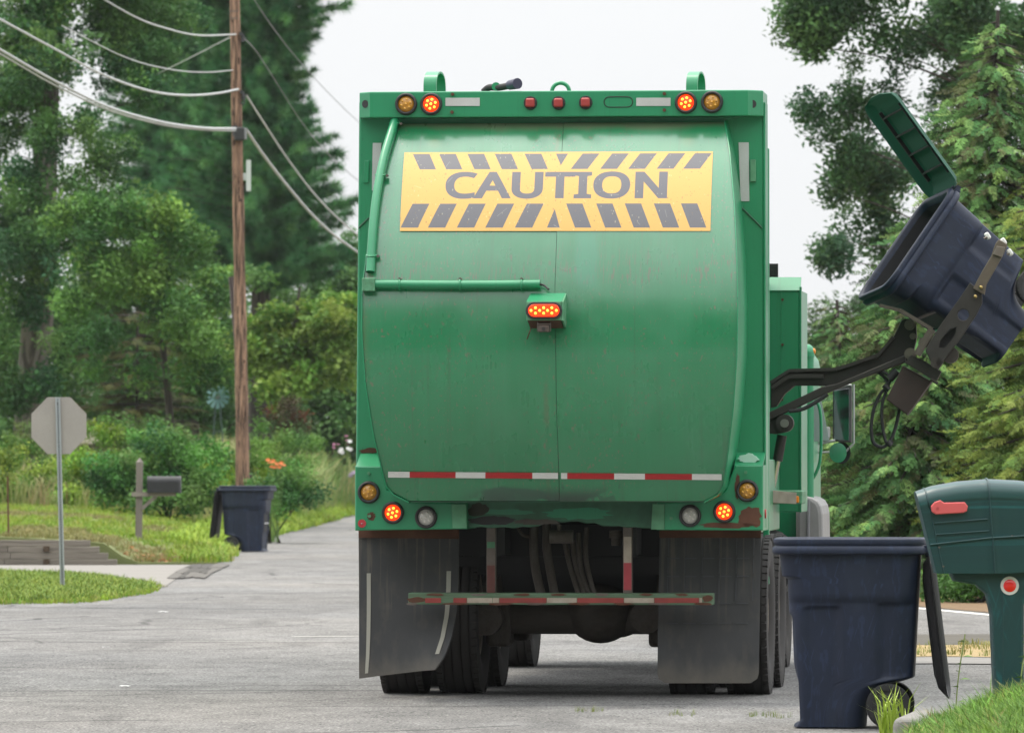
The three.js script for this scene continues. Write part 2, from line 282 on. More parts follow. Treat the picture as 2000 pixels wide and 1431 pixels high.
function frond(n, s) { // flat drooping spray along +x, unit length
  reseed(s); const P = [];
  const quad = (a, b, w0, w1) => { const d = V().subVectors(b, a), n = V(0, 1, 0).addScaledVector(rndDir(), 0.25), c = d.clone().cross(n).normalize(); const q = [a.clone().addScaledVector(c, w0), a.clone().addScaledVector(c, -w0), b.clone().addScaledVector(c, -w1), b.clone().addScaledVector(c, w1)]; for (const k of [0, 1, 2, 0, 2, 3]) P.push(q[k].x, q[k].y, q[k].z); };
  const ax = t => V(t, -0.22 * t * t, 0);
  quad(ax(0), ax(0.5), 0.012, 0.01); quad(ax(0.5), ax(1), 0.02, 0.004);
  for (let k = 0; k < n; k++) for (const s of [-1, 1]) {
    const t = (k + R(0, 0.8)) / n, a = ax(t), L = 0.34 * (1 - t * 0.75) * R(0.6, 1.15), an = R(0.75, 1.15) * s, b = a.clone().add(V(Math.cos(an) * L, -0.3 * L + R(-0.05, 0.03), Math.sin(an) * L)), m = a.clone().lerp(b, 0.55).add(V(0, 0.01, 0));
    quad(a, m, 0.006, 0.026); quad(m, b, 0.026, 0.003);
    const c = m.clone().add(V(L * 0.35, -0.02, L * 0.1 * s)); quad(m, c, 0.02, 0.004);
  }
  return raw(P);
}
function grassTuft(n, h, w, spread, s) {
  reseed(s); const P = [];
  for (let k = 0; k < n; k++) {
    const a = R(0, 6.283), r = spread * Math.sqrt(rnd()), o = V(Math.cos(a) * r, 0, Math.sin(a) * r), q = R(0, 6.283), bend = R(0.15, 0.75), H = h * R(0.55, 1.15), dir = V(Math.cos(q), 0, Math.sin(q)), side = V(-dir.z, 0, dir.x).multiplyScalar(w / 2);
    const m = o.clone().addScaledVector(dir, H * bend * 0.3).add(V(0, H * 0.6, 0)), t = o.clone().addScaledVector(dir, H * bend).add(V(0, H * (1 - bend * 0.25), 0));
    for (const v of [o.clone().add(side), o.clone().sub(side), m.clone().addScaledVector(side, -0.8), o.clone().add(side), m.clone().addScaledVector(side, -0.8), m.clone().addScaledVector(side, 0.8), m.clone().addScaledVector(side, 0.8), m.clone().addScaledVector(side, -0.8), t]) P.push(v.x, v.y, v.z);
  }
  return raw(P);
}
const tmp = new THREE.Object3D();
function instances(name, geo, material, items, parent, kind = 'stuff') { // items: {p, q|r, s, c}
  const m = new THREE.InstancedMesh(geo, material, items.length);
  items.forEach((it, i) => {
    tmp.position.copy(it.p); if (it.q) tmp.quaternion.copy(it.q); else tmp.rotation.set(...(it.r || [0, 0, 0])); if (it.s.isVector3) tmp.scale.copy(it.s); else tmp.scale.setScalar(it.s);
    tmp.updateMatrix(); m.setMatrixAt(i, tmp.matrix); m.setColorAt(i, it.c);
  });
  m.name = parent ? name : numbered(name); m.castShadow = m.receiveShadow = true; m.userData.kind = kind; (parent || scene).add(m); return m;
}
const tint = (pal, amt = 0.22) => { const a = pal[(rnd() * pal.length) | 0], k = 1 + R(-amt, amt); return lin(a[0] * k * R(0.9, 1.1), a[1] * k, a[2] * k * R(0.85, 1.15)); };
const OAK = leafClump(40, 0.34, 0.125, 0.07, 1), BIG = leafClump(34, 0.36, 0.15, 0.11, 2), SMALL = leafClump(30, 0.17, 0.075, 0.045, 3);
const PINE = needleTuft(110, 0.22, 0.012, 4), FROND = frond(11, 5), FINE = frond(16, 6);
const OAK_G = [[0.065, 0.17, 0.05], [0.1, 0.23, 0.065], [0.045, 0.13, 0.05], [0.16, 0.3, 0.075]];
const PINE_G = [[0.06, 0.18, 0.068], [0.085, 0.23, 0.085], [0.045, 0.14, 0.055], [0.12, 0.28, 0.1]];
const MAPLE_G = [[0.2, 0.34, 0.06], [0.14, 0.28, 0.05], [0.28, 0.39, 0.08]];
const BUSH_G = [[0.06, 0.19, 0.04], [0.1, 0.26, 0.05], [0.04, 0.13, 0.035], [0.14, 0.27, 0.06]];
const LIME_G = [[0.19, 0.33, 0.035], [0.26, 0.36, 0.05], [0.12, 0.25, 0.035], [0.09, 0.19, 0.035]];
const HEM_G = [[0.085, 0.185, 0.06], [0.125, 0.235, 0.075], [0.06, 0.145, 0.05], [0.18, 0.295, 0.09], [0.1, 0.11, 0.05]];
const twig = mat([0.05, 0.042, 0.035], 0.95);
const bark = mat([0.15, 0.135, 0.12], 0.95, { map: rep(barkT, 2, 3), bumpMap: rep(barkT, 2, 3), bumpScale: 0.04 });
const darkBark = mat([0.06, 0.052, 0.045], 0.95, { map: rep(barkT, 1, 2) });

// clumps inside ellipsoids; blobs: [photo x, photo y, rx, ry in photo pixels, depth offset in m, clumps]
function fill(blobs, d, size, pal, gap = 0.36, freq = 1.1, amt = 0.25) {
  const out = [];
  for (const [px, py, rx, ry, dz, n] of blobs) {
    const c = at(px, py, d + dz), k = d / F, ax = rx * k, ay = ry * k, az = Math.min(ax, 2.2) * 0.85;
    const m = Math.max(6, Math.round(n / 6)), sub = Math.min(0.4, 0.26 * Math.min(ax, ay) + 0.08);   // twigs, each a handful of clumps
    for (let j = 0; j < m; j++) {
      const q = rndDir().multiplyScalar(Math.pow(rnd(), 0.36) * R(0.9, 1.12)), o = c.clone().add(V(q.x * ax, q.y * ay, q.z * az));
      if (0.62 * noise3(o.x * freq + 9, o.y * freq + 5, o.z * freq) + 0.38 * noise3(o.x * freq * 2.7, o.y * freq * 2.7 + 3, o.z * freq * 2.7) < gap + 0.06 * q.length()) continue;
      const tone = tint(pal, amt), k2 = 3 + ((rnd() * 6) | 0);
      for (let i = 0; i < k2; i++) {
        const e = rndDir().multiplyScalar(sub * Math.sqrt(rnd())), p = o.clone().add(V(e.x * 1.5, e.y * 0.62, e.z * 1.2)); if (p.y < 0.05) continue;
        const t = R(0.8, 1.25); out.push({ p, r: [R(-0.5, 0.5), R(0, 6.283), R(-0.5, 0.5)], s: size * R(0.55, 1.2), c: lin(tone.r * t, tone.g * t, tone.b * t) });
      }
    }
  }
  return out;
}
function limbTube(a, b, r, sag = 0.12) { const m = a.clone().lerp(b, 0.5); m.y += a.distanceTo(b) * sag; const c = new THREE.CatmullRomCurve3([a, m, b]); const g = new THREE.TubeGeometry(c, 10, r, 6, false), p = g.attributes.position; // taper
  for (let i = 0; i < p.count; i++) { const t = Math.floor(i / 7) / 10, o = c.getPointAt(clamp(t)), k = 1 - 0.75 * t; p.setXYZ(i, o.x + (p.getX(i) - o.x) * k, o.y + (p.getY(i) - o.y) * k, o.z + (p.getZ(i) - o.z) * k); }
  return g; }
function trunkGeo(pts, r0, r1, seg = 26, n = 14) { // flared, slightly uneven trunk
  const c = new THREE.CatmullRomCurve3(pts), g = new THREE.TubeGeometry(c, seg, 1, n, false), p = g.attributes.position;
  for (let i = 0; i < p.count; i++) { const t = Math.floor(i / (n + 1)) / seg, o = c.getPointAt(clamp(t)), k = (mix(r0, r1, t) + r0 * 0.5 * Math.exp(-t * 22)) * (0.94 + 0.12 * noise3((i % (n + 1) % n) * 0.9, t * 14, r0 * 50)); p.setXYZ(i, o.x + (p.getX(i) - o.x) * k, o.y + (p.getY(i) - o.y) * k, o.z + (p.getZ(i) - o.z) * k); }
  g.computeVertexNormals(); return g;
}
function leafyTree({ name = 'oak_tree', label, group, d, base, trunk, r0, r1, blobs, geo = OAK, size = 1, pal = OAK_G, gap, freq, limbs = true, tm = bark, s = 1, amt }) {
  reseed(s * 977 + 13);
  const b = at(base[0], base[1], d), o = thing(name, label, 'tree', b, group);
  const pts = [b, ...trunk.map(t => at(t[0], t[1], d + (t[2] || 0)))], local = pts.map(p => p.clone().sub(b));
  part('trunk', trunkGeo(local, r0, r1), tm, o);
  if (limbs) for (const q of blobs) { const c = at(q[0], q[1], d + q[4]).sub(b); let best = local[0]; for (let t = 0; t <= 1; t += 0.04) { const p = new THREE.CatmullRomCurve3(local).getPointAt(t); if (p.y < c.y - 0.25 * c.clone().sub(p).length()) best = p; } part('limb', limbTube(best.clone(), c, Math.min(r0 * 0.2, 0.01 + 0.006 * best.distanceTo(c)), 0.05), twig, o); }
  const it = fill(blobs, d, size, pal, gap, freq, amt); for (const i of it) i.p.sub(b);
  instances('crown', geo, LEAF, it, o); return o;
}
function shrub({ name = 'leafy_shrub', label, group, d, blobs, geo = SMALL, size = 1, pal = BUSH_G, gap = 0.3, freq = 3, s = 1, stems = 6, amt, cat = 'shrub' }) {
  reseed(s * 131 + 7);
  const b = at(blobs[0][0], blobs[0][1], d); b.y = d > 96 && b.x < -4.3 ? lawnH(b.x, d) : 0.02;
  const o = thing(name, label, cat, b, group), it = fill(blobs, d, size, pal, gap, freq, amt); for (const i of it) i.p.sub(b);
  const st = []; for (let k = 0; k < stems; k++) { const q = blobs[(k * 7) % blobs.length], c = at(q[0], q[1], d + q[4]).sub(b); st.push(limbTube(V(R(-0.15, 0.15), -0.03, R(-0.15, 0.15)), c.add(V(R(-0.3, 0.3), 0, R(-0.2, 0.2))), 0.02, 0.05)); }
  part('stems', st, darkBark, o).userData.kind = 'stuff'; instances('foliage', geo, LEAF, it, o); return o;
}
// conifer: whorls of branches round a trunk, each carrying sprays
function conifer({ name = 'pine_tree', label, group, d, base, top, h0, tiers, per, len, droop, spray, size, step, pal, geo, m = NEEDLE, r0 = 0.2, s = 1, tm = darkBark, near = 1, wob = 0.3, amt, lift = 0 }) {
  reseed(s * 613 + 3);
  const b = at(base[0], base[1], d), t = at(top[0], top[1], d), o = thing(name, label, 'tree', b, group), H = t.y - b.y, lean = (t.x - b.x) / H;
  part('trunk', trunkGeo([V(0, 0, 0), V(lean * H * 0.5, H * 0.5, 0), V(lean * H, H, 0)], r0, 0.02), tm, o);
  const it = [], wood = [], up = V(0, 1, 0), X = V(1, 0, 0);
  for (let i = 0; i < tiers; i++) for (let k = 0; k < per; k++) {
    const f = (i + R(0, 0.9)) / tiers, y = mix(h0, H * 0.985, f), az = (k + R(0, 0.8)) / per * 6.283 + i * 1.7, L = len(f, az) * R(1 - wob, 1 + wob * 0.6); if (L < 0.08) continue;
    const dir = V(Math.cos(az), 0, Math.sin(az)), P = q => V(lean * y, y, 0).addScaledVector(dir, L * q).add(V(0, L * (droop * q + lift * q * q), 0));
    wood.push(limbTube(P(0), P(0.92), 0.012 + 0.012 * L, 0));
    const n = Math.max(2, Math.round(L / step));
    for (let j = 0; j < n; j++) {
      const q = 0.12 + 0.88 * (j + R(0, 0.6)) / n, p = P(q); if (p.z < -1.4 * near && rnd() < 0.5) continue;
      const sd = j % 2 ? 1 : -1, a2 = az + sd * R(0.3, 1.0) * (1 - q * 0.5), dd = V(Math.cos(a2), spray + R(-0.25, 0.2), Math.sin(a2)).normalize();
      const qt = new THREE.Quaternion().setFromUnitVectors(X, dd), roll = new THREE.Quaternion().setFromAxisAngle(X, R(-0.6, 0.6));
      p.add(V(R(-0.05, 0.05), R(-0.06, 0.04), R(-0.05, 0.05)));
      it.push({ p, q: qt.multiply(roll), s: size * (1.15 - 0.45 * q) * R(0.75, 1.2) * clamp(L * 1.4, 0.5, 1), c: tint(pal, amt ?? 0.28) });
    }
  }
  part('branches', wood, tm, o).userData.kind = 'stuff';
  instances('crown', geo, m, it, o); return o;
}

const B = (list, dens = 1) => list.map(([x, y, a, b, dz = 0]) => [x, y, a, b, dz, Math.round(a * b * Math.PI / 95 * dens)]);
const footY = (px, d) => HORIZON + (EYE - lawnH((px - CX) * d / F, d) + 0.05) * F / d;

// left of the truck
leafyTree({ label: 'tall oak with thick grey trunk at the left edge behind the stop sign', group: 'oak trees', d: 150, base: [58, footY(58, 150)], trunk: [[62, 830], [74, 600], [88, 300], [95, 0], [100, -350]], r0: 0.42, r1: 0.16, s: 1, gap: 0.4,
  blobs: B([[20, 40, 120, 90, -1], [170, 10, 130, 80, 0], [300, 30, 100, 70, 1], [120, 110, 90, 50, -1.5], [250, 110, 90, 60, 0], [30, 190, 80, 60, 0], [290, 190, 55, 40, -1], [20, 300, 60, 60, 1], [160, 240, 60, 40, -2], [190, 330, 50, 30, 0.5], [20, 430, 110, 75, -1], [140, 440, 90, 50, -1.5], [30, 560, 110, 70, -2], [190, 520, 100, 60, 0], [90, 650, 130, 60, -2], [10, 720, 90, 60, -2.5], [150, 720, 70, 55, -1.5], [60, 770, 60, 25, -2.5], [-90, 200, 120, 150, 0], [-100, 500, 120, 150, 0], [100, -120, 260, 120, 0], [75, 150, 70, 45, -2.5], [100, 260, 60, 45, -2.5], [80, 370, 90, 45, -2.5], [60, 490, 90, 50, -3], [230, 300, 60, 40, 1], [160, 390, 80, 40, 1], [250, 400, 60, 35, 1]], 1.0) });
leafyTree({ label: 'younger oak leaning its bright leaves out just left of the utility pole', group: 'oak trees', d: 141, base: [335, footY(335, 141)], trunk: [[330, 800], [310, 600], [300, 400]], r0: 0.11, r1: 0.03, tm: darkBark, s: 2, gap: 0.38, pal: [[0.09, 0.21, 0.05], [0.14, 0.28, 0.06], [0.06, 0.16, 0.045], [0.19, 0.34, 0.07]],
  blobs: B([[270, 440, 100, 50, 0], [350, 480, 70, 50, 1], [230, 500, 80, 45, -0.5], [400, 560, 45, 50, 0.5], [300, 560, 110, 60, 0], [360, 640, 80, 50, -1], [270, 650, 90, 45, -0.5], [400, 710, 45, 45, 0], [190, 430, 80, 45, -0.5], [170, 590, 70, 50, 0], [430, 620, 30, 50, 0], [240, 720, 70, 40, -0.5], [330, 730, 60, 40, -0.5]], 1.0) });
conifer({ label: 'huge dark pine rising behind the utility pole', d: 185, base: [505, footY(505, 185)], top: [520, -420], h0: 5.4, tiers: 40, per: 10, len: (f, az) => table([[0, 2.3], [0.06, 2.75], [0.215, 2.5], [0.31, 1.95], [0.4, 1.4], [0.5, 1.45], [0.58, 2.4], [0.7, 2.7], [1, 0.8]], f) * (Math.cos(az) < 0 ? 1.3 : 1), droop: -0.1, lift: 0.22, spray: 0.25, size: 1.7, step: 0.15, pal: PINE_G, geo: PINE, r0: 0.35, s: 3, wob: 0.25 });
conifer({ label: 'dark pine standing between the tall oak and the huge pine', d: 205, base: [330, footY(330, 205)], top: [330, -260], h0: 6.0, tiers: 30, per: 9, len: f => 2.3 * (1 - 0.35 * f) * (0.7 + 0.5 * noise3(f * 8, 5, 3)), droop: -0.08, lift: 0.2, spray: 0.2, size: 1.9, step: 0.18, pal: PINE_G, geo: PINE, r0: 0.3, s: 4 });
leafyTree({ name: 'maple_tree', label: 'pale lime green maple between the utility pole and the truck', d: 160, base: [575, footY(575, 160)], trunk: [[575, 850], [570, 700], [585, 560]], r0: 0.1, r1: 0.03, tm: darkBark, geo: BIG, pal: MAPLE_G, s: 5, gap: 0.33,
  blobs: B([[610, 610, 70, 38, 0], [550, 640, 70, 42, 0.5], [650, 650, 55, 40, -0.5], [500, 690, 50, 45, 0], [600, 700, 80, 42, 0], [540, 745, 60, 35, -0.4], [670, 600, 45, 40, 0.5], [660, 720, 40, 35, 0]], 1.1) });
const under = [[0.065, 0.16, 0.05], [0.1, 0.22, 0.06], [0.14, 0.28, 0.075]];
leafyTree({ name: 'understory_tree', label: 'dark bushy tree low behind the pale maple, beside the truck', group: 'understory trees', d: 182, base: [645, footY(645, 182)], trunk: [[645, 840], [650, 700]], r0: 0.12, r1: 0.04, tm: darkBark, geo: BIG, pal: under, s: 6, gap: 0.28, blobs: B([[640, 780, 80, 70, 0], [690, 700, 60, 80, 0], [600, 830, 60, 50, -1], [690, 830, 60, 60, -1], [700, 600, 40, 70, 1]], 1.2) });
leafyTree({ name: 'understory_tree', label: 'dark bushy tree low behind the utility pole', group: 'understory trees', d: 190, base: [450, footY(450, 190)], trunk: [[450, 830], [440, 690]], r0: 0.12, r1: 0.04, tm: darkBark, geo: BIG, pal: under, s: 7, gap: 0.3, blobs: B([[430, 760, 90, 80, 0], [510, 800, 70, 60, -1], [400, 680, 80, 60, 0], [470, 700, 60, 60, 0], [540, 780, 50, 60, 0]], 1.1) });
leafyTree({ name: 'understory_tree', label: 'dark bushy tree low behind the dying spruce', group: 'understory trees', d: 196, base: [250, footY(250, 196)], trunk: [[250, 840], [240, 680]], r0: 0.12, r1: 0.04, tm: darkBark, geo: BIG, pal: under, s: 8, gap: 0.36, blobs: B([[290, 760, 100, 80, 0], [190, 690, 110, 70, 0], [120, 780, 90, 60, 0], [340, 680, 80, 60, 0], [360, 820, 80, 50, 0], [150, 600, 110, 60, 1]], 1.05) });
leafyTree({ name: 'understory_tree', label: 'dark bushy tree low at the far left behind the thick trunk', group: 'understory trees', d: 200, base: [10, footY(10, 200)], trunk: [[10, 840], [0, 680]], r0: 0.12, r1: 0.04, tm: darkBark, geo: BIG, pal: under, s: 9, gap: 0.32, blobs: B([[0, 780, 90, 90, 0], [-60, 660, 110, 90, 0], [60, 690, 80, 70, 0], [20, 860, 80, 50, -2]], 1.05) });
leafyTree({ name: 'understory_tree', label: 'dark broad tree filling the gap between the tall oak and the utility pole', group: 'understory trees', d: 176, base: [380, footY(380, 176)], trunk: [[380, 820], [370, 600]], r0: 0.14, r1: 0.04, tm: darkBark, geo: BIG, pal: under, s: 33, gap: 0.2, blobs: B([[380, 620, 80, 60, 0], [440, 560, 60, 60, 0], [310, 560, 90, 60, 0], [230, 600, 90, 60, 0], [420, 700, 80, 60, 0], [320, 690, 90, 60, 0], [220, 700, 80, 60, 0], [150, 640, 80, 70, 0], [380, 790, 80, 50, 0], [280, 790, 80, 50, 0], [490, 650, 40, 70, 0]], 0.9) });
leafyTree({ name: 'understory_tree', label: 'dark broad tree closing the gap below the huge pine beside the truck', group: 'understory trees', d: 194, base: [610, footY(610, 194)], trunk: [[610, 820], [620, 620]], r0: 0.14, r1: 0.04, tm: darkBark, geo: BIG, pal: under, s: 34, gap: 0.2, blobs: B([[640, 590, 70, 60, 0], [560, 600, 70, 60, 0], [690, 530, 50, 70, 0], [600, 690, 80, 60, 0], [690, 640, 50, 60, 0], [520, 690, 60, 60, 0]], 0.9) });
conifer({ name: 'spruce_tree', label: 'dying spruce with flat brown branches left of the utility pole', d: 152, base: [266, footY(266, 152)], top: [268, 600], h0: 0.9, tiers: 8, per: 7, len: f => 1.75 * (1 - 0.35 * f), droop: -0.06, lift: 0.04, spray: 0.0, size: 0.5, step: 0.15, pal: [[0.08, 0.07, 0.035], [0.1, 0.115, 0.045], [0.06, 0.08, 0.035], [0.13, 0.14, 0.055]], geo: FINE, r0: 0.07, s: 10 });
shrub({ label: 'big dark green rounded shrub behind the black mailbox', group: 'shrubs along the lawn', d: 122, blobs: B([[330, 885, 95, 45], [300, 940, 105, 45], [240, 930, 55, 55, -0.3], [385, 950, 50, 45], [330, 975, 100, 25, -0.6], [300, 850, 60, 25, 0.4]], 1.5), s: 11, size: 1.05 });
shrub({ label: 'bright lime feathery shrub left of the stop sign post', group: 'shrubs along the lawn', d: 127, blobs: B([[40, 930, 90, 45], [-40, 920, 80, 50], [20, 885, 60, 30, 0.6], [90, 965, 70, 30, -0.5]], 1.3), pal: LIME_G, s: 12 });
shrub({ label: 'bright lime feathery shrub right of the stop sign post', group: 'shrubs along the lawn', d: 126, blobs: B([[165, 925, 60, 50], [205, 890, 45, 35, 0.5], [150, 970, 60, 25, -0.4], [215, 850, 35, 30, 1]], 1.3), pal: LIME_G, s: 13 });
shrub({ label: 'rounded green shrub to the right of the far trash bin', group: 'shrubs along the lawn', d: 122, blobs: B([[535, 940, 62, 40], [580, 965, 48, 32, -0.3], [495, 965, 40, 38, -0.3], [540, 985, 60, 18, -0.5]], 1.5), s: 14 });
shrub({ label: 'pale lime shrub directly behind the utility pole', group: 'shrubs along the lawn', d: 132, blobs: B([[450, 925, 50, 40], [415, 890, 40, 35, 0.5], [490, 900, 40, 35, 0.3]], 1.3), pal: LIME_G, s: 15 });
shrub({ label: 'mid green shrub beyond the orange lilies', group: 'shrubs along the lawn', d: 143, blobs: B([[520, 865, 60, 35], [580, 870, 55, 32], [550, 895, 70, 25, -0.5]], 1.3), pal: [[0.14, 0.28, 0.06], [0.19, 0.33, 0.07], [0.09, 0.2, 0.05]], s: 16 });
shrub({ label: 'mid green shrub close beside the truck behind the white flowers', group: 'shrubs along the lawn', d: 186, blobs: B([[645, 845, 45, 35], [670, 870, 40, 30, -0.4], [610, 880, 40, 28]], 1.3), pal: [[0.12, 0.25, 0.06], [0.16, 0.3, 0.07]], s: 17 });
shrub({ label: 'rusty brown shrub under the pale maple', d: 147, blobs: B([[560, 800, 32, 45], [545, 840, 40, 35], [580, 850, 35, 30]], 0.9), pal: [[0.17, 0.06, 0.03], [0.09, 0.07, 0.035], [0.08, 0.12, 0.04]], s: 18, gap: 0.42 });
shrub({ label: 'dense hedge closing off the far meadow beside the truck', group: 'shrubs along the lawn', d: 214, blobs: B([[600, 860, 60, 35], [660, 860, 60, 40], [540, 870, 60, 35], [700, 880, 50, 30], [470, 870, 60, 40], [430, 845, 50, 50], [400, 870, 60, 40], [640, 900, 70, 25]], 0.9), geo: BIG, pal: under, s: 28, gap: 0.2 });
shrub({ label: 'dense hedge at the far left behind the lime shrubs', group: 'shrubs along the lawn', d: 218, blobs: B([[60, 870, 70, 40], [130, 860, 60, 35], [0, 870, 60, 45], [200, 880, 60, 35], [340, 870, 70, 40], [280, 890, 60, 30]], 0.9), geo: BIG, pal: under, s: 29, gap: 0.2 });
shrub({ name: 'weed_patch', label: 'tall pale weeds at the foot of the thick oak trunk', d: 140, blobs: B([[40, 870, 60, 40], [110, 880, 60, 35, 0.5], [235, 850, 40, 30, 0.5]], 0.9), pal: [[0.14, 0.22, 0.06], [0.2, 0.26, 0.08]], s: 19, cat: 'weeds' });

// right of the truck
const hemLen = (a, p) => f => a * Math.pow(1 - f, p) + 0.12;
conifer({ name: 'hemlock_tree', label: 'tallest feathery hemlock at the right, behind the lifted bin', group: 'hemlocks on the right', d: 79, base: [1915, 1152], top: [1950, 20], h0: 0.35, tiers: 34, per: 11, len: hemLen(2.1, 0.72), droop: -0.2, lift: -0.05, spray: -0.3, size: 0.4, step: 0.07, pal: HEM_G, geo: FROND, r0: 0.16, s: 20 });
conifer({ name: 'hemlock_tree', label: 'small hemlock at the right edge of the truck cab', group: 'hemlocks on the right', d: 88, base: [1665, 1124], top: [1635, 585], h0: 0.2, tiers: 20, per: 10, len: hemLen(1.0, 0.6), droop: -0.2, lift: -0.05, spray: -0.3, size: 0.36, step: 0.07, pal: HEM_G, geo: FROND, r0: 0.08, s: 21 });
conifer({ name: 'hemlock_tree', label: 'yellowish hemlock cut by the right edge of the picture', group: 'hemlocks on the right', d: 74, base: [2065, 1168], top: [2050, 230], h0: 0.3, tiers: 26, per: 10, len: hemLen(1.35, 0.7), droop: -0.18, lift: -0.05, spray: -0.25, size: 0.34, step: 0.07, pal: [[0.15, 0.22, 0.05], [0.2, 0.25, 0.06], [0.1, 0.17, 0.045]], geo: FROND, r0: 0.09, s: 22 });
conifer({ name: 'hemlock_tree', label: 'middle hemlock behind the hanging hoses of the loader arm', group: 'hemlocks on the right', d: 76, base: [1775, 1161], top: [1790, 470], h0: 0.15, tiers: 26, per: 11, len: hemLen(1.35, 0.62), droop: -0.22, lift: -0.04, spray: -0.3, size: 0.4, step: 0.07, pal: HEM_G, geo: FROND, r0: 0.1, s: 23 });
leafyTree({ label: 'oak spreading ragged leafy branches against the sky at top right', group: 'oak trees', d: 118, base: [1880, 1066], trunk: [[1880, 700], [1890, 300], [1900, -250]], r0: 0.3, r1: 0.12, s: 24, gap: 0.415, tm: darkBark, pal: [[0.075, 0.17, 0.06], [0.11, 0.22, 0.075], [0.055, 0.13, 0.055]],
  blobs: B([[1600, 30, 65, 55, 0], [1680, 20, 70, 60, 0], [1580, 90, 35, 30, 0], [1740, 100, 80, 45, 0], [1800, 170, 90, 55, 1], [1860, 60, 90, 60, 1], [1960, 60, 90, 70, 1], [1600, 240, 50, 40, 0], [1640, 300, 60, 45, 0], [1570, 265, 28, 20, 0], [1700, 320, 60, 55, 1], [1620, 370, 40, 26, 0], [1690, 200, 55, 30, 0], [1650, 470, 45, 38, 0.5], [1710, 440, 60, 60, 1], [1780, 330, 70, 70, 1.5], [1620, 500, 26, 22, 0], [1960, 200, 90, 90, 2], [1780, -60, 200, 70, 0], [1895, 30, 60, 70, -2]], 1.15) });
leafyTree({ name: 'understory_tree', label: 'soft distant tree between the truck cab and the hemlocks', group: 'understory trees', d: 150, base: [1600, 1029], trunk: [[1600, 850], [1610, 640]], r0: 0.12, r1: 0.03, tm: darkBark, s: 25, gap: 0.33, pal: [[0.08, 0.15, 0.06], [0.1, 0.18, 0.07]], blobs: B([[1610, 640, 45, 50, 0], [1600, 740, 60, 70, 0], [1660, 700, 60, 60, 0], [1600, 850, 70, 80, 0], [1620, 960, 80, 70, 0], [1680, 600, 30, 40, 0]], 1.1) });
shrub({ name: 'fern_patch', label: 'ferns along the far edge of the side street beside the green mailbox', d: 71.6, blobs: B([[1890, 1150, 60, 22], [1960, 1140, 60, 30], [1850, 1140, 50, 30, 0.4], [2030, 1150, 60, 30]], 0.7), pal: [[0.08, 0.2, 0.04], [0.06, 0.15, 0.035]], s: 26, size: 0.8, cat: 'ferns' });
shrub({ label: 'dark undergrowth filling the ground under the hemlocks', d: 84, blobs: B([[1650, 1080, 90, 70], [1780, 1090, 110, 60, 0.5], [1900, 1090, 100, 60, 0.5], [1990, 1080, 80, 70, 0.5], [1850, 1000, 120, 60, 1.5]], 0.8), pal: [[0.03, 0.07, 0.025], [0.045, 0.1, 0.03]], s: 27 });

// trees behind the viewpoint, which the truck's paint mirrors
{
  reseed(99);
  const blobs = []; for (let k = 0; k < 26; k++) { const y = R(5, 21), r = 4.6 * Math.sin(Math.PI * clamp((y - 2.5) / 21)) ; const a = R(0, 6.283); blobs.push([V(Math.cos(a) * r * R(0.3, 0.85), y, Math.sin(a) * r * R(0.3, 0.85)), R(1.3, 2.1)]); }
  const it = []; for (const [c, r] of blobs) for (let i = 0; i < 34; i++) it.push({ p: c.clone().addScaledVector(rndDir(), r * Math.sqrt(rnd())), r: [R(-1, 1), R(0, 6), R(-1, 1)], s: R(3, 4.2), c: tint(OAK_G) });
  const spots = [[-25, 8], [-17, 11], [-9.5, 9], [-13, 18], [9.5, 9], [17, 12], [25, 8], [13, 19], [0.5, 24], [-5, 21], [6, 27]];
  let first = null;
  for (const [x, z] of spots) {
    const o = thing('roadside_tree', 'tall leafy tree behind the viewer, mirrored in the paint of the truck', 'tree', V(x, 0, z), 'trees behind the viewpoint');
    if (!first) { part('trunk', trunkGeo([V(0, 0, 0), V(0.2, 8, 0), V(0, 17, 0)], 0.35, 0.1), bark, o); instances('crown', OAK, LEAF, it, o); first = o; }
    else for (const c of first.children) o.add(c.clone());
    o.rotation.y = x;
  }
}

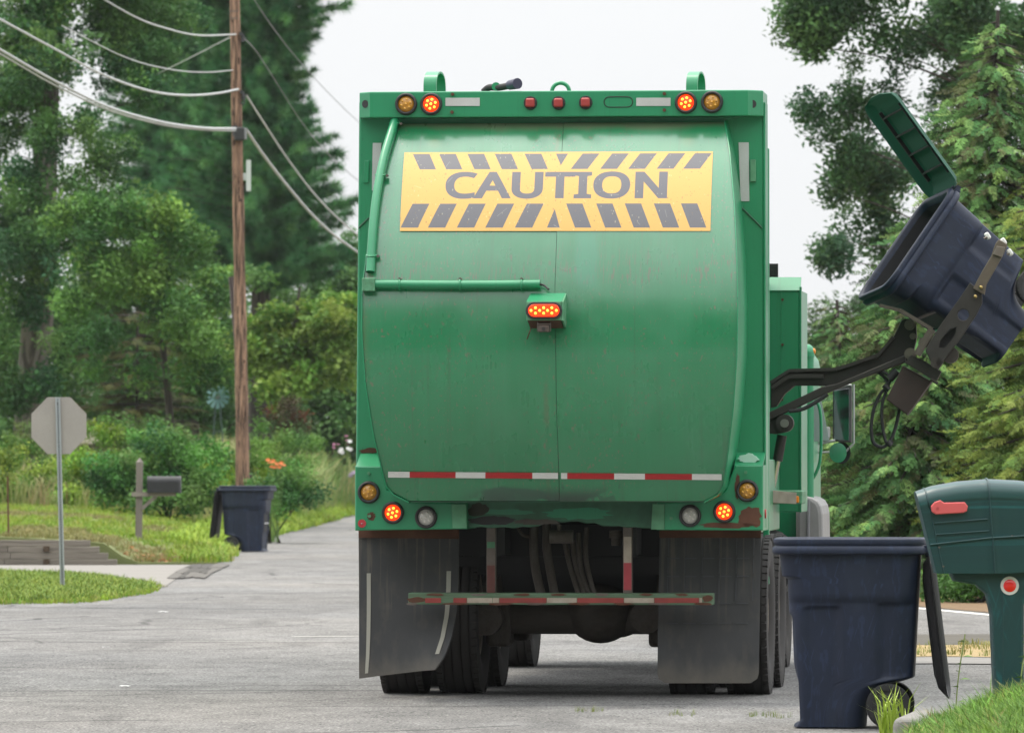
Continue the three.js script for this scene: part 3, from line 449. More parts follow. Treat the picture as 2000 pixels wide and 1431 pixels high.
// grass
const TUFT = grassTuft(9, 0.1, 0.012, 0.09, 31), FINE_TUFT = grassTuft(12, 0.15, 0.005, 0.06, 32), TALL = grassTuft(10, 0.6, 0.014, 0.16, 33);
const GRASS_G = [[0.18, 0.29, 0.025], [0.24, 0.33, 0.035], [0.13, 0.24, 0.025], [0.28, 0.29, 0.07]];
{
  reseed(41); let it = [];
  for (let k = 0; k < 16000; k++) { const d = 97.5 + 70 * Math.pow(rnd(), 1.25), e = lawnEdge(d) + R(-0.02, 0.12), x = e - 7.5 * Math.pow(rnd(), 1.3); const dry = noise3(x * 0.7, 4, d * 0.25); it.push({ p: V(x, lawnH(x, d), -d), r: [0, R(0, 6.28), 0], s: R(0.7, 1.3) * (x > e - 0.5 ? 1.25 : 0.8), c: dry > 0.6 && x < e - 0.8 ? tint([[0.25, 0.22, 0.09], [0.2, 0.2, 0.07]]) : tint(GRASS_G, 0.2) }); }
  for (let k = 0; k < 4200; k++) { const d = R(104, 185), x = lawnEdge(d) - 0.95 * rnd() + 0.05; it.push({ p: V(x, lawnH(x, d), -d), r: [0, R(0, 6.28), 0], s: R(0.8, 1.9), c: tint([[0.24, 0.36, 0.04], [0.3, 0.4, 0.05], [0.2, 0.31, 0.04]], 0.2) }); }
  tag(instances('lawn_grass', TUFT, BLADE, it), 'mown yellow green grass on the lawn by the black mailbox', 'grass');
  it = []; const lo = strip.reduce((m, p) => Math.min(m, p.x), 0);
  while (it.length < 5200) { const x = R(Math.max(lo, -8), -3), z = -R(70, 92); if (inside(strip, x, z)) it.push({ p: V(x, 0.012, z), r: [0, R(0, 6.28), 0], s: R(0.7, 1.2), c: tint([[0.17, 0.25, 0.04], [0.22, 0.28, 0.05], [0.12, 0.2, 0.035]], 0.2) }); }
  for (let k = 0; k < 900; k++) { const a = strip[(rnd() * strip.length) | 0], j = strip.indexOf(a), b = strip[(j + 1) % strip.length], p = a.clone().lerp(b, rnd()); p.x += R(-0.12, 0.12); p.z += R(-0.9, 0.9); p.y = 0.004; if (p.x > -8.5) it.push({ p, r: [0, R(0, 6.28), 0], s: R(0.35, 0.8), c: tint(GRASS_G, 0.25) }); }
  tag(instances('verge_grass', TUFT, BLADE, it), 'green grass strip round the foot of the stop sign', 'grass');
  it = [];
  while (it.length < 10500) { const d = R(29, 40.2), x = bankEdge(d) + R(0.02, 1.6); it.push({ p: V(x, bankH(x, d) - 0.01, -d), r: [R(-0.15, 0.15), R(0, 6.28), R(-0.15, 0.15)], s: R(0.55, 1.15), c: rnd() < 0.06 ? tint([[0.32, 0.25, 0.1]]) : tint([[0.13, 0.25, 0.04], [0.18, 0.3, 0.05], [0.09, 0.18, 0.035]], 0.25) }); }
  for (let k = 0; k < 260; k++) { const d = R(34, 39.6), x = bankEdge(d) + R(0.05, 1.2); it.push({ p: V(x, bankH(x, d) - 0.01, -d), r: [R(-0.3, 0.3), R(0, 6.28), R(-0.3, 0.3)], s: R(0.9, 1.4), c: rnd() < 0.15 ? tint([[0.35, 0.3, 0.12]]) : tint([[0.15, 0.3, 0.05], [0.11, 0.22, 0.04]], 0.25) }); }
  tag(instances('bank_grass', FINE_TUFT, BLADE, it), 'fresh green grass on the bank under the green mailbox', 'grass');
  it = [];
  for (let k = 0; k < 3800; k++) { const d = R(124, 190), x = lawnEdge(d) - 1.1 - 6.5 * Math.pow(rnd(), 1.6); it.push({ p: V(x, lawnH(x, d) - 0.02, -d), r: [0, R(0, 6.28), 0], s: R(0.6, 1.5), c: rnd() < 0.45 ? tint([[0.34, 0.3, 0.14], [0.3, 0.25, 0.13], [0.26, 0.28, 0.1]]) : tint([[0.18, 0.26, 0.06], [0.14, 0.22, 0.05]]) }); }
  for (let k = 0; k < 3000; k++) { const d = R(150, 205), x = lawnEdge(d) - 0.15 - 4.5 * Math.pow(rnd(), 1.4); it.push({ p: V(x, lawnH(x, d) - 0.02, -d), r: [0, R(0, 6.28), 0], s: R(1.1, 2.3) * sst(0, 0.7, lawnEdge(d) - x), c: rnd() < 0.4 ? tint([[0.34, 0.3, 0.14], [0.26, 0.28, 0.1]]) : tint([[0.16, 0.27, 0.06], [0.12, 0.22, 0.05]]) }); }
  tag(instances('meadow_grass', TALL, BLADE, it), 'tall pale meadow grass between the lawn and the trees', 'grass');
  it = [];
  for (let k = 0; k < 420; k++) { const d = mix(51.6, 56, rnd()), x = R(3, 6); it.push({ p: V(x, 0.025, -d), r: [0, R(0, 6.28), 0], s: R(0.25, 0.6), c: tint([[0.3, 0.27, 0.1], [0.2, 0.24, 0.06]]) }); }
  tag(instances('island_grass', TUFT, BLADE, it), 'sparse dry grass on the mulch island by the side street', 'grass');
  it = [];
  for (const [px, py, n] of [[1490, 1399, 14], [1150, 1389, 14], [1330, 1397, 8], [1520, 1402, 5], [1830, 1262, 6]]) for (let k = 0; k < n; k++) it.push({ p: gnd(px + R(-26, 26), py + R(-2, 2)), r: [0, R(0, 6), 0], s: R(0.15, 0.32), c: tint([[0.17, 0.24, 0.05], [0.22, 0.24, 0.07]]) });
  tag(instances('crack_weeds', FINE_TUFT, BLADE, it), 'tiny green weeds growing in cracks of the asphalt', 'weeds');
}
{ // bright tuft at the bin's wheel and leafy weeds by the post
  reseed(43);
  const p = at(1748, 1416, 37.3), o = thing('grass_clump', 'bright yellow green grass clump in front of the near bin wheel', 'grass', V(p.x, 0, -37.3));
  part('blades', grassTuft(60, 0.3, 0.013, 0.09, 51), mat([0.34, 0.46, 0.05], 0.6, { transmission: 0.3, thickness: 0 }), o);
  for (const [px, py, d, h, l] of [[1866, 1345, 39.2, 0.5, 'spindly leafy weed rising between the near bin and the mailbox post'], [1990, 1330, 36.0, 0.42, 'thin seeding weed in front of the mailbox post at the right edge']]) {
    const q = at(px, py, d); q.y = bankH(q.x, d); const w = thing('weed_plant', l, 'weed', q, 'weeds on the bank');
    part('stem', tube([V(0, 0, 0), V(0.02, h * 0.5, 0.01), V(0.06, h, 0)], 0.004, 12, 5), mat([0.2, 0.25, 0.08], 0.8), w);
    const leaf = leafClump(1, 0.001, 0.07, 0.035, 61); for (let k = 0; k < 9; k++) { const m = part('leaf', leaf, mat([0.12, 0.22, 0.05], 0.7), w); m.position.set(0.05 * (k / 9) + 0.01, h * (0.2 + 0.8 * k / 9), 0); m.rotation.y = k * 2.1; }
  }
}
{ // flowers
  reseed(47);
  const petal = (n, L, W, up) => { const P = []; for (let k = 0; k < n; k++) { const a = k / n * 6.283, d = V(Math.cos(a), up, Math.sin(a)).normalize(), s = V(-Math.sin(a), 0, Math.cos(a)).multiplyScalar(W / 2), m = d.clone().multiplyScalar(L * 0.55), t = d.clone().multiplyScalar(L).add(V(0, -L * 0.15, 0)), o = V(0, 0, 0); for (const q of [o, m.clone().add(s), t, o, t, m.clone().sub(s)]) P.push(q.x, q.y, q.z); } return raw(P); };
  const flower = (name, label, px, py, d, spots, geo, m, cat = 'flower') => {
    const b = at(px, py, d), gy = lawnH(b.x, d); const o = thing(name, label, cat, V(b.x, gy, -d));
    for (const [dx, dy] of spots) { const p = at(px + dx, py + dy, d).sub(o.position); part('stem', rod(V(p.x * 0.4, 0, 0), p, 0.006, 0.004, 5), mat([0.1, 0.18, 0.04], 0.8), o); const f = part('bloom', geo, m, o); f.position.copy(p); f.rotation.set(R(0.2, 1.2), R(0, 6), 0); }
  };
  const orange = mat([0.5, 0.12, 0.02], 0.7), white = mat([0.55, 0.55, 0.53], 0.7), pink = mat([0.4, 0.16, 0.26], 0.7), mauve = mat([0.4, 0.3, 0.45], 0.7);
  flower('orange_lily', 'orange lilies in bloom above the shrub right of the utility pole', 535, 908, 121, [[-12, -9], [-5, 4], [5, -1], [14, -3], [-8, -3], [19, 2], [1, 6], [10, 5], [-2, -7]], petal(6, 0.06, 0.03, 0.5), orange);
  flower('white_flower', 'white flowers in the meadow close to the left side of the truck', 668, 880, 179, [[-4, 2], [0, 4], [12, -4], [16, -2], [15, -18], [-2, -2]], petal(9, 0.075, 0.05, 0.4), white);
  flower('pink_flower', 'pink flower spikes beside the white flowers near the truck', 676, 868, 180, [[0, -16], [1, -8], [2, 0], [3, 8], [-24, 0], [-24, 6], [-16, 0]], petal(7, 0.06, 0.045, 0.4), pink);
  flower('mauve_flower', 'mauve flower head touching the lower left edge of the truck', 687, 926, 186, [[0, 0], [5, -3], [-3, 4]], petal(8, 0.1, 0.07, 0.3), mauve);
}

// ---------------------------------------------------------------- the garbage truck
const truck = thing('garbage_truck', 'green side loading garbage truck seen from behind with a yellow caution sign', 'garbage truck', V(95 * 42.9 / F, 0, -42.9));
truck.rotation.y = -5.5 * Math.PI / 180; truck.updateMatrixWorld(true);
const toLocal = truck.matrixWorld.clone().invert(), eyeL = camera.position.clone().applyMatrix4(toLocal);
const tp = (px, py, z) => { const a = at(px, py, 40).applyMatrix4(toLocal).sub(eyeL); return eyeL.clone().addScaledVector(a, (z - eyeL.z) / a.z); }; // photo point on the truck's plane at z
const tq = (px, py, z) => { const p = tp(px, py, z); return [p.x, p.y]; };
const proj = p => { const w = p.clone().applyMatrix4(truck.matrixWorld).sub(camera.position).applyQuaternion(camera.quaternion.clone().invert()); return [CX - F * w.x / w.z, CY + F * w.y / w.z]; };
const K = 1 / 305;                                              // metres per photo pixel at the truck's back

const green = mat([0.012, 0.225, 0.094], 0.4, { map: grimeT, clearcoat: 0.35, clearcoatRoughness: 0.25 });
const greenWorn = mat([0.09, 0.3, 0.17], 0.6, { map: rustT });
const dirtyGreen = mat([0.03, 0.13, 0.075], 0.6, { map: rustT });
const steel = mat([0.16, 0.15, 0.14], 0.5, { map: rustT, metalness: 0.4 });
const armSteel = mat([0.036, 0.035, 0.033], 0.55, { map: rustT, metalness: 0.25 });
const black = mat([0.018, 0.018, 0.018], 0.7), rubber = mat([0.02, 0.02, 0.021], 0.75), dull = mat([0.075, 0.07, 0.064], 0.85, { map: rustT });
const rust = mat([0.11, 0.05, 0.03], 0.9, { map: rustT }), whiteRefl = mat([0.5, 0.52, 0.52], 0.45, { map: rep(concreteT, 1, 1) }), redTape = mat([0.42, 0.02, 0.025], 0.4, { map: rustT }), whiteTape = mat([0.62, 0.63, 0.62], 0.4, { map: rep(concreteT, 1, 1) });
const chrome = mat([0.5, 0.5, 0.5], 0.25, { metalness: 1 });

// tailgate shell: a barrel curve, coordinates (x, angle)
const RC = 1.98, YC = 2.22, ZM = 0.74;
const onShell = (x, a, off = 0) => V(x, YC + (RC + off) * Math.sin(a), ZM - RC + (RC + off) * Math.cos(a));
const shellAt = (px, py) => { let z = 0.6, p; for (let k = 0; k < 8; k++) { p = tp(px, py, z); const s = clamp((p.y - YC) / RC, -0.8, 0.8); z = ZM - RC + RC * Math.cos(Math.asin(s)); } return [p.x, Math.asin(clamp((p.y - YC) / RC, -0.8, 0.8))]; };
const A0 = shellAt(1090, 978)[1], A1 = shellAt(1090, 240)[1];
const edgeL = [[240, 781], [300, 763], [400, 738], [500, 717], [560, 709], [650, 708], [750, 715], [850, 731], [930, 751], [958, 759], [966, 775], [978, 799]];
const edgeR = [[240, 1414], [300, 1424], [400, 1433], [500, 1438], [600, 1440], [700, 1438], [800, 1431], [900, 1419], [952, 1411], [962, 1404], [978, 1374]];
const seam = [[240, 1101], [450, 1088], [560, 1084], [800, 1087], [930, 1092], [978, 1093]];
const xOf = (t, a) => { const p = onShell(0, a), py = proj(p)[1]; return tp(table(t, py), py, p.z).x; };
const panelT = tex(1024, 1024, (u, v) => {
  const f = fbm(u, v, 3, 3, 301, 4), st = fbm(u, v, 90, 2, 303, 3), st2 = fbm(u, v, 200, 5, 305, 2), sp = tnoise(u, v, 330, 170, 307), f2 = fbm(u, v, 14, 10, 309, 3), gr = hash((u * 1024) | 0, (v * 1024) | 0, 4);
  let r = 0.012, g = 0.165, b = 0.063;
  const fade = 0.3 * (f - 0.5) + 0.1 * (st - 0.5) + 0.12 * (st2 - 0.5) + 0.2 * (gr - 0.5); r *= 1 + fade; g *= 1 + fade * 0.8; b *= 1 + fade;
  const chalk = sst(0.5, 0.8, f2) * 0.035; r = mix(r, 0.25, chalk); g = mix(g, 0.42, chalk); b = mix(b, 0.33, chalk);   // chalky bleached patches
  const fre = sst(0.8, 0.93, sp) * sst(0.38, 0.6, fbm(u, v, 5, 3, 311, 3)) * 0.7; r = mix(r, 0.16, fre); g = mix(g, 0.12, fre); b = mix(b, 0.08, fre);
  const drip = sst(0.6, 0.95, tnoise(u, v, 420, 60, 331)) * sst(0.525, 0.54, v) * sst(0.66, 0.54, v + 0.1 * (st - 0.5)) * 0.9; r = mix(r, 0.1, drip); g = mix(g, 0.1, drip); b = mix(b, 0.06, drip);
  const edge = sst(0.07, 0.02, u + 0.02 * f2) * sst(0.06, 0.2, v) * sst(0.56, 0.53, v) * 0.75; r = mix(r, 0.13, edge); g = mix(g, 0.14, edge); b = mix(b, 0.06, edge);   // brown run-off under the junction box
  const runs = sst(0.62, 0.8, fbm(u, v, 150, 3, 341, 3)) * sst(0.35, 0.7, fbm(u, v, 6, 2, 343, 3)) * 0.32; r = mix(r, 0.05, runs); g = mix(g, 0.085, runs); b = mix(b, 0.045, runs);   // dirt runs
  const seamRust = sst(0.012, 0.003, Math.abs(u - (v > 0.6 ? 0.489 + (v - 0.6) * 0.03 : 0.489)) + 0.006 * f2) * sst(0.45, 0.7, fbm(u, v, 20, 14, 345, 3)) * 0.4; r = mix(r, 0.1, seamRust); g = mix(g, 0.1, seamRust); b = mix(b, 0.05, seamRust);
  const lip = sst(0.965, 0.995, v + 0.03 * (f2 - 0.5)) * 0.6; r = mix(r, 0.16, lip); g = mix(g, 0.14, lip); b = mix(b, 0.09, lip);
  const patch = sst(0.035, 0.02, Math.abs(u - 0.585 + 0.03 * (f2 - 0.5))) * sst(0.5, 0.55, v) * sst(0.69, 0.64, v) * 0.5; r = mix(r, 0.02, patch); g = mix(g, 0.2, patch); b = mix(b, 0.11, patch);
  const grime = sst(0.48, 0.56, fbm(u, v, 7, 9, 313, 4) + 0.16 * sst(0.2, 0.03, Math.abs(u - 0.42))) * sst(0.06, 0.02, v + 0.02 * f2) * sst(0.25, 0.1, Math.abs(u - 0.48)) * 0.9; r = mix(r, 0.012, grime); g = mix(g, 0.035, grime); b = mix(b, 0.022, grime);
  const sm = Math.hypot((u - 0.4) / 0.09, (v - 0.018) / 0.022) + 0.9 * (fbm(u, v, 16, 30, 319, 3) - 0.5), dots = clamp(sst(0.78, 0.84, tnoise(u + 0.3 * f2, v, 34, 22, 317)) * sst(0.055, 0.03, v) * sst(0.3, 0.1, Math.abs(u - 0.55)) * 0.6 + sst(1.05, 0.7, sm) * 0.85); r = mix(r, 0.015, dots); g = mix(g, 0.06, dots); b = mix(b, 0.035, dots);
  return [r, g, b];
});
const panelRough = tex(512, 512, (u, v) => 0.35 + 0.65 * clamp(0.18 * fbm(u, v, 90, 3, 351, 3) + 0.7 * fbm(u, v, 9, 9, 353, 5)), false);
const dentT = tex(512, 512, (u, v) => 0.75 * fbm(u, v, 4, 4, 361, 3) + 0.25 * fbm(u, v, 12, 12, 363, 2), false);
const panelMat = mat([1, 1, 1], 0.48, { map: panelT, roughnessMap: panelRough, bumpMap: dentT, bumpScale: 0.012, ior: 1.62, clearcoat: 0.85, clearcoatRoughness: 0.14 });
const remap = (g, f) => { const p = g.attributes.position, uv = g.attributes.uv; for (let i = 0; i < p.count; i++) { const q = f(p.getX(i), p.getY(i), p.getZ(i)); uv.setXY(i, q[0], q[1]); } return g; };
const shellUV = g => remap(g, (x, y) => [(x + 1.3) / 2.6, (Math.asin(clamp((y - YC) / RC, -1, 1)) - A0) / (A1 - A0)]);
part('tailgate_panel', shellUV(sheet((u, v) => { const a = mix(A0, A1, v); return onShell(mix(xOf(edgeL, a), xOf(seam, a) - 0.0014, u), a); }, 16, 60, 0.012)), panelMat, truck);
part('tailgate_panel', shellUV(sheet((u, v) => { const a = mix(A0, A1, v); return onShell(mix(xOf(seam, a) + 0.0014, xOf(edgeR, a), u), a, 0.003); }, 16, 60, 0.012)), panelMat, truck);
part('tailgate_backing', sheet((u, v) => { const a = mix(A0, A1, v); return onShell(mix(xOf(edgeL, a) + 0.02, xOf(edgeR, a) - 0.02, u), a, -0.03); }, 4, 40), dull, truck);
part('side_flange', sheet((u, v) => { const a = mix(A0, A1, u), p = onShell(xOf(edgeR, a) + 0.001 + 0.016 * v, a, 0.012); p.z = mix(p.z, -0.02, v); return p; }, 50, 2, 0.008), green, truck);
part('side_flange', sheet((u, v) => { const a = mix(A1, A0, u), p = onShell(xOf(edgeL, a) - 0.001 - 0.012 * v, a, 0.012); p.z = mix(p.z, -0.02, v); return p; }, 50, 2, 0.008), green, truck);
part('tailgate_floor', sheet((u, v) => { const a = A0, p = onShell(mix(xOf(edgeL, a), xOf(edgeR, a), u), a); p.z = mix(p.z - 0.015, 0, v); p.y -= 0.004; return p; }, 8, 2, 0.008), dirtyGreen, truck);
const shellPatch = (px0, py0, px1, py1, px2, py2, px3, py3, off, nu, nv) => { // corners: top left, top right, bottom right, bottom left
  const [tl, tr, br, bl] = [[px0, py0], [px1, py1], [px2, py2], [px3, py3]].map(p => shellAt(...p));
  return sheet((u, v) => { const x = mix(mix(bl[0], br[0], u), mix(tl[0], tr[0], u), v), a = mix(mix(bl[1], br[1], u), mix(tl[1], tr[1], u), v); return onShell(x, a, off); }, nu, nv);
};
{ // caution sign: flat print on a curved sticker
  const W = 1218, H = 310, c = document.createElement('canvas'); c.width = W; c.height = H; const x = c.getContext('2d');
  const X = p => (p - 783) / 609 * W, Y = p => (p - 297) / 155 * H;
  x.fillStyle = '#c79b4c'; x.fillRect(0, 0, W, H);
  const poly = (pts) => { x.fillStyle = '#55555a'; x.beginPath(); pts.forEach((p, i) => i ? x.lineTo(X(p[0]), Y(p[1])) : x.moveTo(X(p[0]), Y(p[1]))); x.closePath(); x.fill(); };
  for (const a of [800, 852, 908, 962, 1021]) poly([[a, 301], [a + 33, 301], [a + 48, 334], [a + 16, 334]]);
  for (const a of [1136, 1194, 1249, 1305, 1357]) poly([[a, 301], [a + 33, 301], [a + 11, 334], [a - 22, 334]]);
  poly([[1083, 301], [1107, 301], [1094, 326]]);
  for (const a of [806, 860, 917, 973, 1031]) poly([[a, 402], [a + 33, 402], [a + 12, 446], [a - 22, 446]]);
  for (const a of [1108, 1167, 1223, 1280, 1333]) poly([[a, 402], [a + 32, 402], [a + 51, 446], [a + 19, 446]]);
  poly([[1086, 412], [1097, 446], [1072, 446]]);
  x.fillStyle = '#55555c'; x.font = '130px sans-serif'; x.textBaseline = 'alphabetic';
  const w = x.measureText('CAUTION').width, cap = 130 * 0.72;
  x.save(); x.translate(X(866), Y(390)); x.scale((X(1312) - X(866)) / w, (Y(390) - Y(342)) / cap); x.fillText('CAUTION', 0, 0); x.strokeStyle = '#55555c'; x.lineWidth = 9; x.strokeText('CAUTION', 0, 0); x.restore();
  reseed(71);
  for (let k = 0; k < 900; k++) { x.fillStyle = ['rgba(150,110,50,0.35)', 'rgba(90,80,60,0.35)', 'rgba(230,215,170,0.4)', 'rgba(70,60,50,0.4)'][(rnd() * 4) | 0]; const s = R(1, 4); x.fillRect(R(0, W), R(0, H), s, s * R(0.6, 2.2)); }
  for (let k = 0; k < 40; k++) { x.strokeStyle = rnd() < 0.5 ? 'rgba(230,225,205,0.35)' : 'rgba(120,95,50,0.3)'; x.lineWidth = R(0.6, 1.6); x.beginPath(); const a = R(0, W), b = R(0, H); x.moveTo(a, b); x.lineTo(a + R(-40, 40), b + R(-30, 30)); x.stroke(); }
  const t = new THREE.CanvasTexture(c); t.colorSpace = THREE.SRGBColorSpace;
  tag(part('caution_sign', shellPatch(790, 299, 1393, 297, 1388, 452, 781, 452, 0.0075, 24, 14), mat([1, 1, 1], 0.45, { map: t, clearcoat: 0.2, clearcoatRoughness: 0.3 }), truck), 'yellow sticker reading CAUTION between grey slanted stripes');
}
for (const [a, b, m] of [[758, 800, 0], [800, 890, 1], [890, 948, 0], [948, 1040, 1], [1040, 1090, 0], [1096, 1108, 0], [1108, 1200, 1], [1200, 1260, 0], [1260, 1352, 1], [1352, 1410, 0]]) {
  const y = px => 920 + (px - 758) / 652 * 5; part('reflective_tape', shellPatch(a, y(a), b, y(b), b, y(b) + 11.5, a, y(a) + 11.5, 0.007, 4, 1), m ? redTape : whiteTape, truck);
}
// frame round the shell
part('rear_frame', plate([tq(701, 200, 0), tq(1493, 198, 0), tq(1495, 1000, 0), tq(694, 1000, 0)], -0.4, 0, 0.012), green, truck);
part('frame_edge', plate([tq(1491.5, 200, 0), tq(1495.5, 200, 0), tq(1497, 1030, 0), tq(1493, 1030, 0)], -0.02, 0.012, 0.003), green, truck);
{ // header beam with slanted ends
  const zf = 0.14, y0 = tp(1090, 228, zf).y, y1 = tp(1090, 177, zf).y, s = new THREE.Shape();
  const pts = [[tp(702, 200, 0.06).x, 0.06], [tp(722, 200, zf).x, zf], [tp(1461, 200, zf).x, zf], [tp(1491, 200, 0.06).x, 0.06], [tp(1491, 200, 0.06).x, -0.4], [tp(702, 200, 0.06).x, -0.4]];
  pts.forEach((p, i) => i ? s.lineTo(p[0], -p[1]) : s.moveTo(p[0], -p[1]));
  part('header_beam', new THREE.ExtrudeGeometry(s, { depth: y1 - y0 - 0.016, bevelEnabled: true, bevelSize: 0.008, bevelThickness: 0.008, bevelOffset: -0.008, bevelSegments: 2 }).rotateX(-Math.PI / 2).translate(0, y0 + 0.008, 0), green, truck);
}
for (const px of [713, 1471]) { const p = tp(px, 203, 0.11); part('beam_hole', new THREE.CircleGeometry(0.026, 18).rotateY(px < 1000 ? -0.55 : 0.55).translate(p.x, p.y, p.z + 0.004), black, truck); }
const bolt = (px, py, z, r = 3.2, m = steel) => { const p = tp(px, py, z); return part('bolt', cylZ(r * K, r * K, 0.02, p.x, p.y, z + 0.008, 8), m, truck); };
for (const [px, py] of [[884, 184], [883, 219], [1298, 183], [1298, 215]]) bolt(px, py, 0.14, 3.4, rust);
// gussets and weld lines on the posts
for (const [a, b, c, d] of [[1442, 398, 1489, 445], [700, 445, 720, 425]]) part('weld_bead', rod(tp(a, b, 0.004), tp(c, d, 0.004), 0.006), dirtyGreen, truck);
for (const [x0, x1, y0, y1] of [[728, 745, 279, 372], [1443, 1463, 278, 393]]) part('side_reflector', plate([tq(x0, y0, 0), tq(x1, y0, 0), tq(x1 + (x0 > 1000 ? 1 : -6), y1, 0), tq(x0 + (x0 > 1000 ? 4 : -2), y1, 0)], 0.001, 0.006, 0.001), whiteRefl, truck);
part('latch_plate', plate([tq(1466, 312, 0), tq(1477, 312, 0), tq(1477, 355, 0), tq(1466, 355, 0)], 0.001, 0.02, 0.004), greenWorn, truck);
part('latch_plate', plate([tq(712, 313, 0), tq(722, 313, 0), tq(720, 357, 0), tq(710, 357, 0)], 0.001, 0.012, 0.003), green, truck);
// lower corner boxes that carry the lamps
const ZB = 0.3;
part('lamp_housing', plate([[693, 910], [744, 910], [757, 957], [799, 980], [911, 982], [912, 1033], [693, 1036]].map(p => tq(...p, ZB)), -0.3, ZB, 0.01), green, truck);
part('lamp_housing', plate([[1491, 908], [1436, 908], [1417, 957], [1376, 979], [1283, 981], [1283, 1035], [1491, 1036]].map(p => tq(...p, ZB)), -0.3, ZB, 0.01), green, truck);
part('housing_end', plate([[882, 984], [911, 984], [912, 1031], [884, 1032]].map(p => tq(...p, ZB)), ZB + 0.001, ZB + 0.012, 0.002), greenWorn, truck);
part('housing_end', plate([[1275, 984], [1298, 984], [1298, 1034], [1272, 1034]].map(p => tq(...p, ZB)), ZB + 0.001, ZB + 0.012, 0.002), greenWorn, truck);
const ledge = (px0, px1, m) => { const a = tp(px0, 912, ZB), b = tp(px1, 912, ZB), y1 = tp(px0, 882, 0).y, w = b.x - a.x; return sheet((u, v) => V(a.x + w * u, mix(a.y - 0.005, y1, v), mix(ZB - 0.002, -0.01, v)), 2, 2, 0.01); };
part('housing_ledge', ledge(694, 744), green, truck); part('housing_ledge', ledge(1434, 1490), green, truck);
const ragged = (px, py, rx, ry, n, s) => { reseed(s); const o = []; for (let k = 0; k < n; k++) { const a = k / n * 6.283, q = R(0.7, 1.1); o.push([px + Math.cos(a) * rx * q, py + Math.sin(a) * ry * q]); } return o; };
for (const [px, py, rx, ry, z, s] of [[1466, 1008, 26, 22, ZB, 1], [725, 1008, 9, 9, ZB, 2], [1420, 1026, 60, 6, ZB, 3], [1441, 950, 6, 26, ZB, 5]]) part('rust_patch', plate(ragged(px, py, rx, ry, 22, s).map(p => tq(Math.min(p[0], 1489), Math.min(p[1], 1033), z)), z - 0.01, z + 0.0025, 0), rust, truck);
part('rust_patch', plate(ragged(722, 880, 21, 6, 20, 6).map(p => tq(p[0], p[1], 0.02)), 0.0, 0.022, 0), rust, truck);
part('paint_chip', plate(ragged(1462, 895, 24, 10, 20, 8).map(p => tq(p[0], p[1], 0.19)), 0.15, 0.192, 0), mat([0.42, 0.6, 0.5], 0.6), truck);
for (const [px, py] of [[720, 924], [1457, 922], [1311, 1012], [722, 1008]]) bolt(px, py, ZB, 3.2, greenWorn);
// battered lower sill
{
  reseed(8); const pts = []; for (let k = 0; k <= 24; k++) pts.push([mix(908, 1288, k / 24), 1024 + R(-3, 3) + (k > 9 && k < 17 ? -4 : 6)]); pts.push([1288, 974], [908, 974]);
  part('lower_sill', plate(pts.map(p => tq(p[0], p[1], 0.22)), 0.1, 0.22, 0.008), dirtyGreen, truck);
  const light = ragged(1130, 1003, 70, 12, 24, 9); part('paint_patch', plate(light.map(p => tq(...p, 0.22)), 0.2, 0.2225, 0), mat([0.02, 0.2, 0.1], 0.45, { map: grimeT }), truck);
  part('paint_patch', plate(ragged(985, 1000, 60, 6, 22, 10).map(p => tq(...p, 0.22)), 0.2, 0.2225, 0), mat([0.03, 0.17, 0.09], 0.5, { map: grimeT }), truck);
  part('grime_patch', plate(ragged(1050, 1019, 52, 6, 26, 12).map(p => tq(...p, 0.22)), 0.2, 0.2232, 0), dull, truck); part('rust_patch', plate(ragged(935, 996, 22, 16, 22, 13).map(p => tq(...p, 0.22)), 0.2, 0.2229, 0), mat([0.03, 0.035, 0.025], 0.8, { map: rustT }), truck);
  part('grime_patch', plate(ragged(960, 1016, 48, 10, 26, 11).map(p => tq(...p, 0.22)), 0.2, 0.2235, 0), black, truck);
}
// lamps
const bezel = mat([0.02, 0.02, 0.02], 0.6), amber = mat([0.45, 0.21, 0.02], 0.25, { clearcoat: 0.6 }), amberDot = mat([0.6, 0.31, 0.05], 0.2), clearL = mat([0.45, 0.44, 0.4], 0.25, { clearcoat: 0.6 }), clearDot = mat([0.6, 0.58, 0.53], 0.2);
const litRed = new THREE.MeshStandardMaterial({ color: lin(0.5, 0.02, 0.005), roughness: 0.3, emissive: lin(1, 0.045, 0.005), emissiveIntensity: 0.75 });
const litDot = new THREE.MeshStandardMaterial({ color: lin(1, 0.5, 0.1), roughness: 0.3, emissive: lin(1, 0.36, 0.02), emissiveIntensity: 2.2 });
const ringG = new THREE.LatheGeometry([[15.5, 0], [16, 6], [19, 8], [21.5, 5], [22, 0]].map(p => new THREE.Vector2(p[0] * K, p[1] * K)), 32).rotateX(Math.PI / 2);
const lensG = new THREE.SphereGeometry(26 * K, 24, 8, 0, 6.2832, 0, 0.66).rotateX(Math.PI / 2).translate(0, 0, -19 * K), dotG = new THREE.SphereGeometry(2.6 * K, 10, 6);
function lamp(px, py, z, kind) {
  const p = tp(px, py, z + 0.004), o = part('tail_lamp', ringG, bezel, truck); o.position.copy(p);
  part('lens', lensG, kind === 'red' ? litRed : kind === 'amber' ? amber : clearL, o);
  for (let k = 0; k < 7; k++) { const r = k ? 9 * K : 0, a = k * 1.0472 + 0.3, d = part('diode', dotG, kind === 'red' ? litDot : kind === 'amber' ? amberDot : clearDot, o); d.position.set(Math.cos(a) * r, Math.sin(a) * r, k ? 5.2 * K : 7 * K); }
  if (kind === 'red') { const l = new THREE.PointLight(lin(1, 0.1, 0.02), 0.002); l.position.set(0, 0, 0.06); l.shadow.radius = 2; l.castShadow = true; o.add(l); }
  tag(o, kind === 'red' ? 'glowing red brake lamp' : kind === 'amber' ? 'unlit amber lamp' : 'unlit clear reversing lamp');
}
const ZH = 0.14;
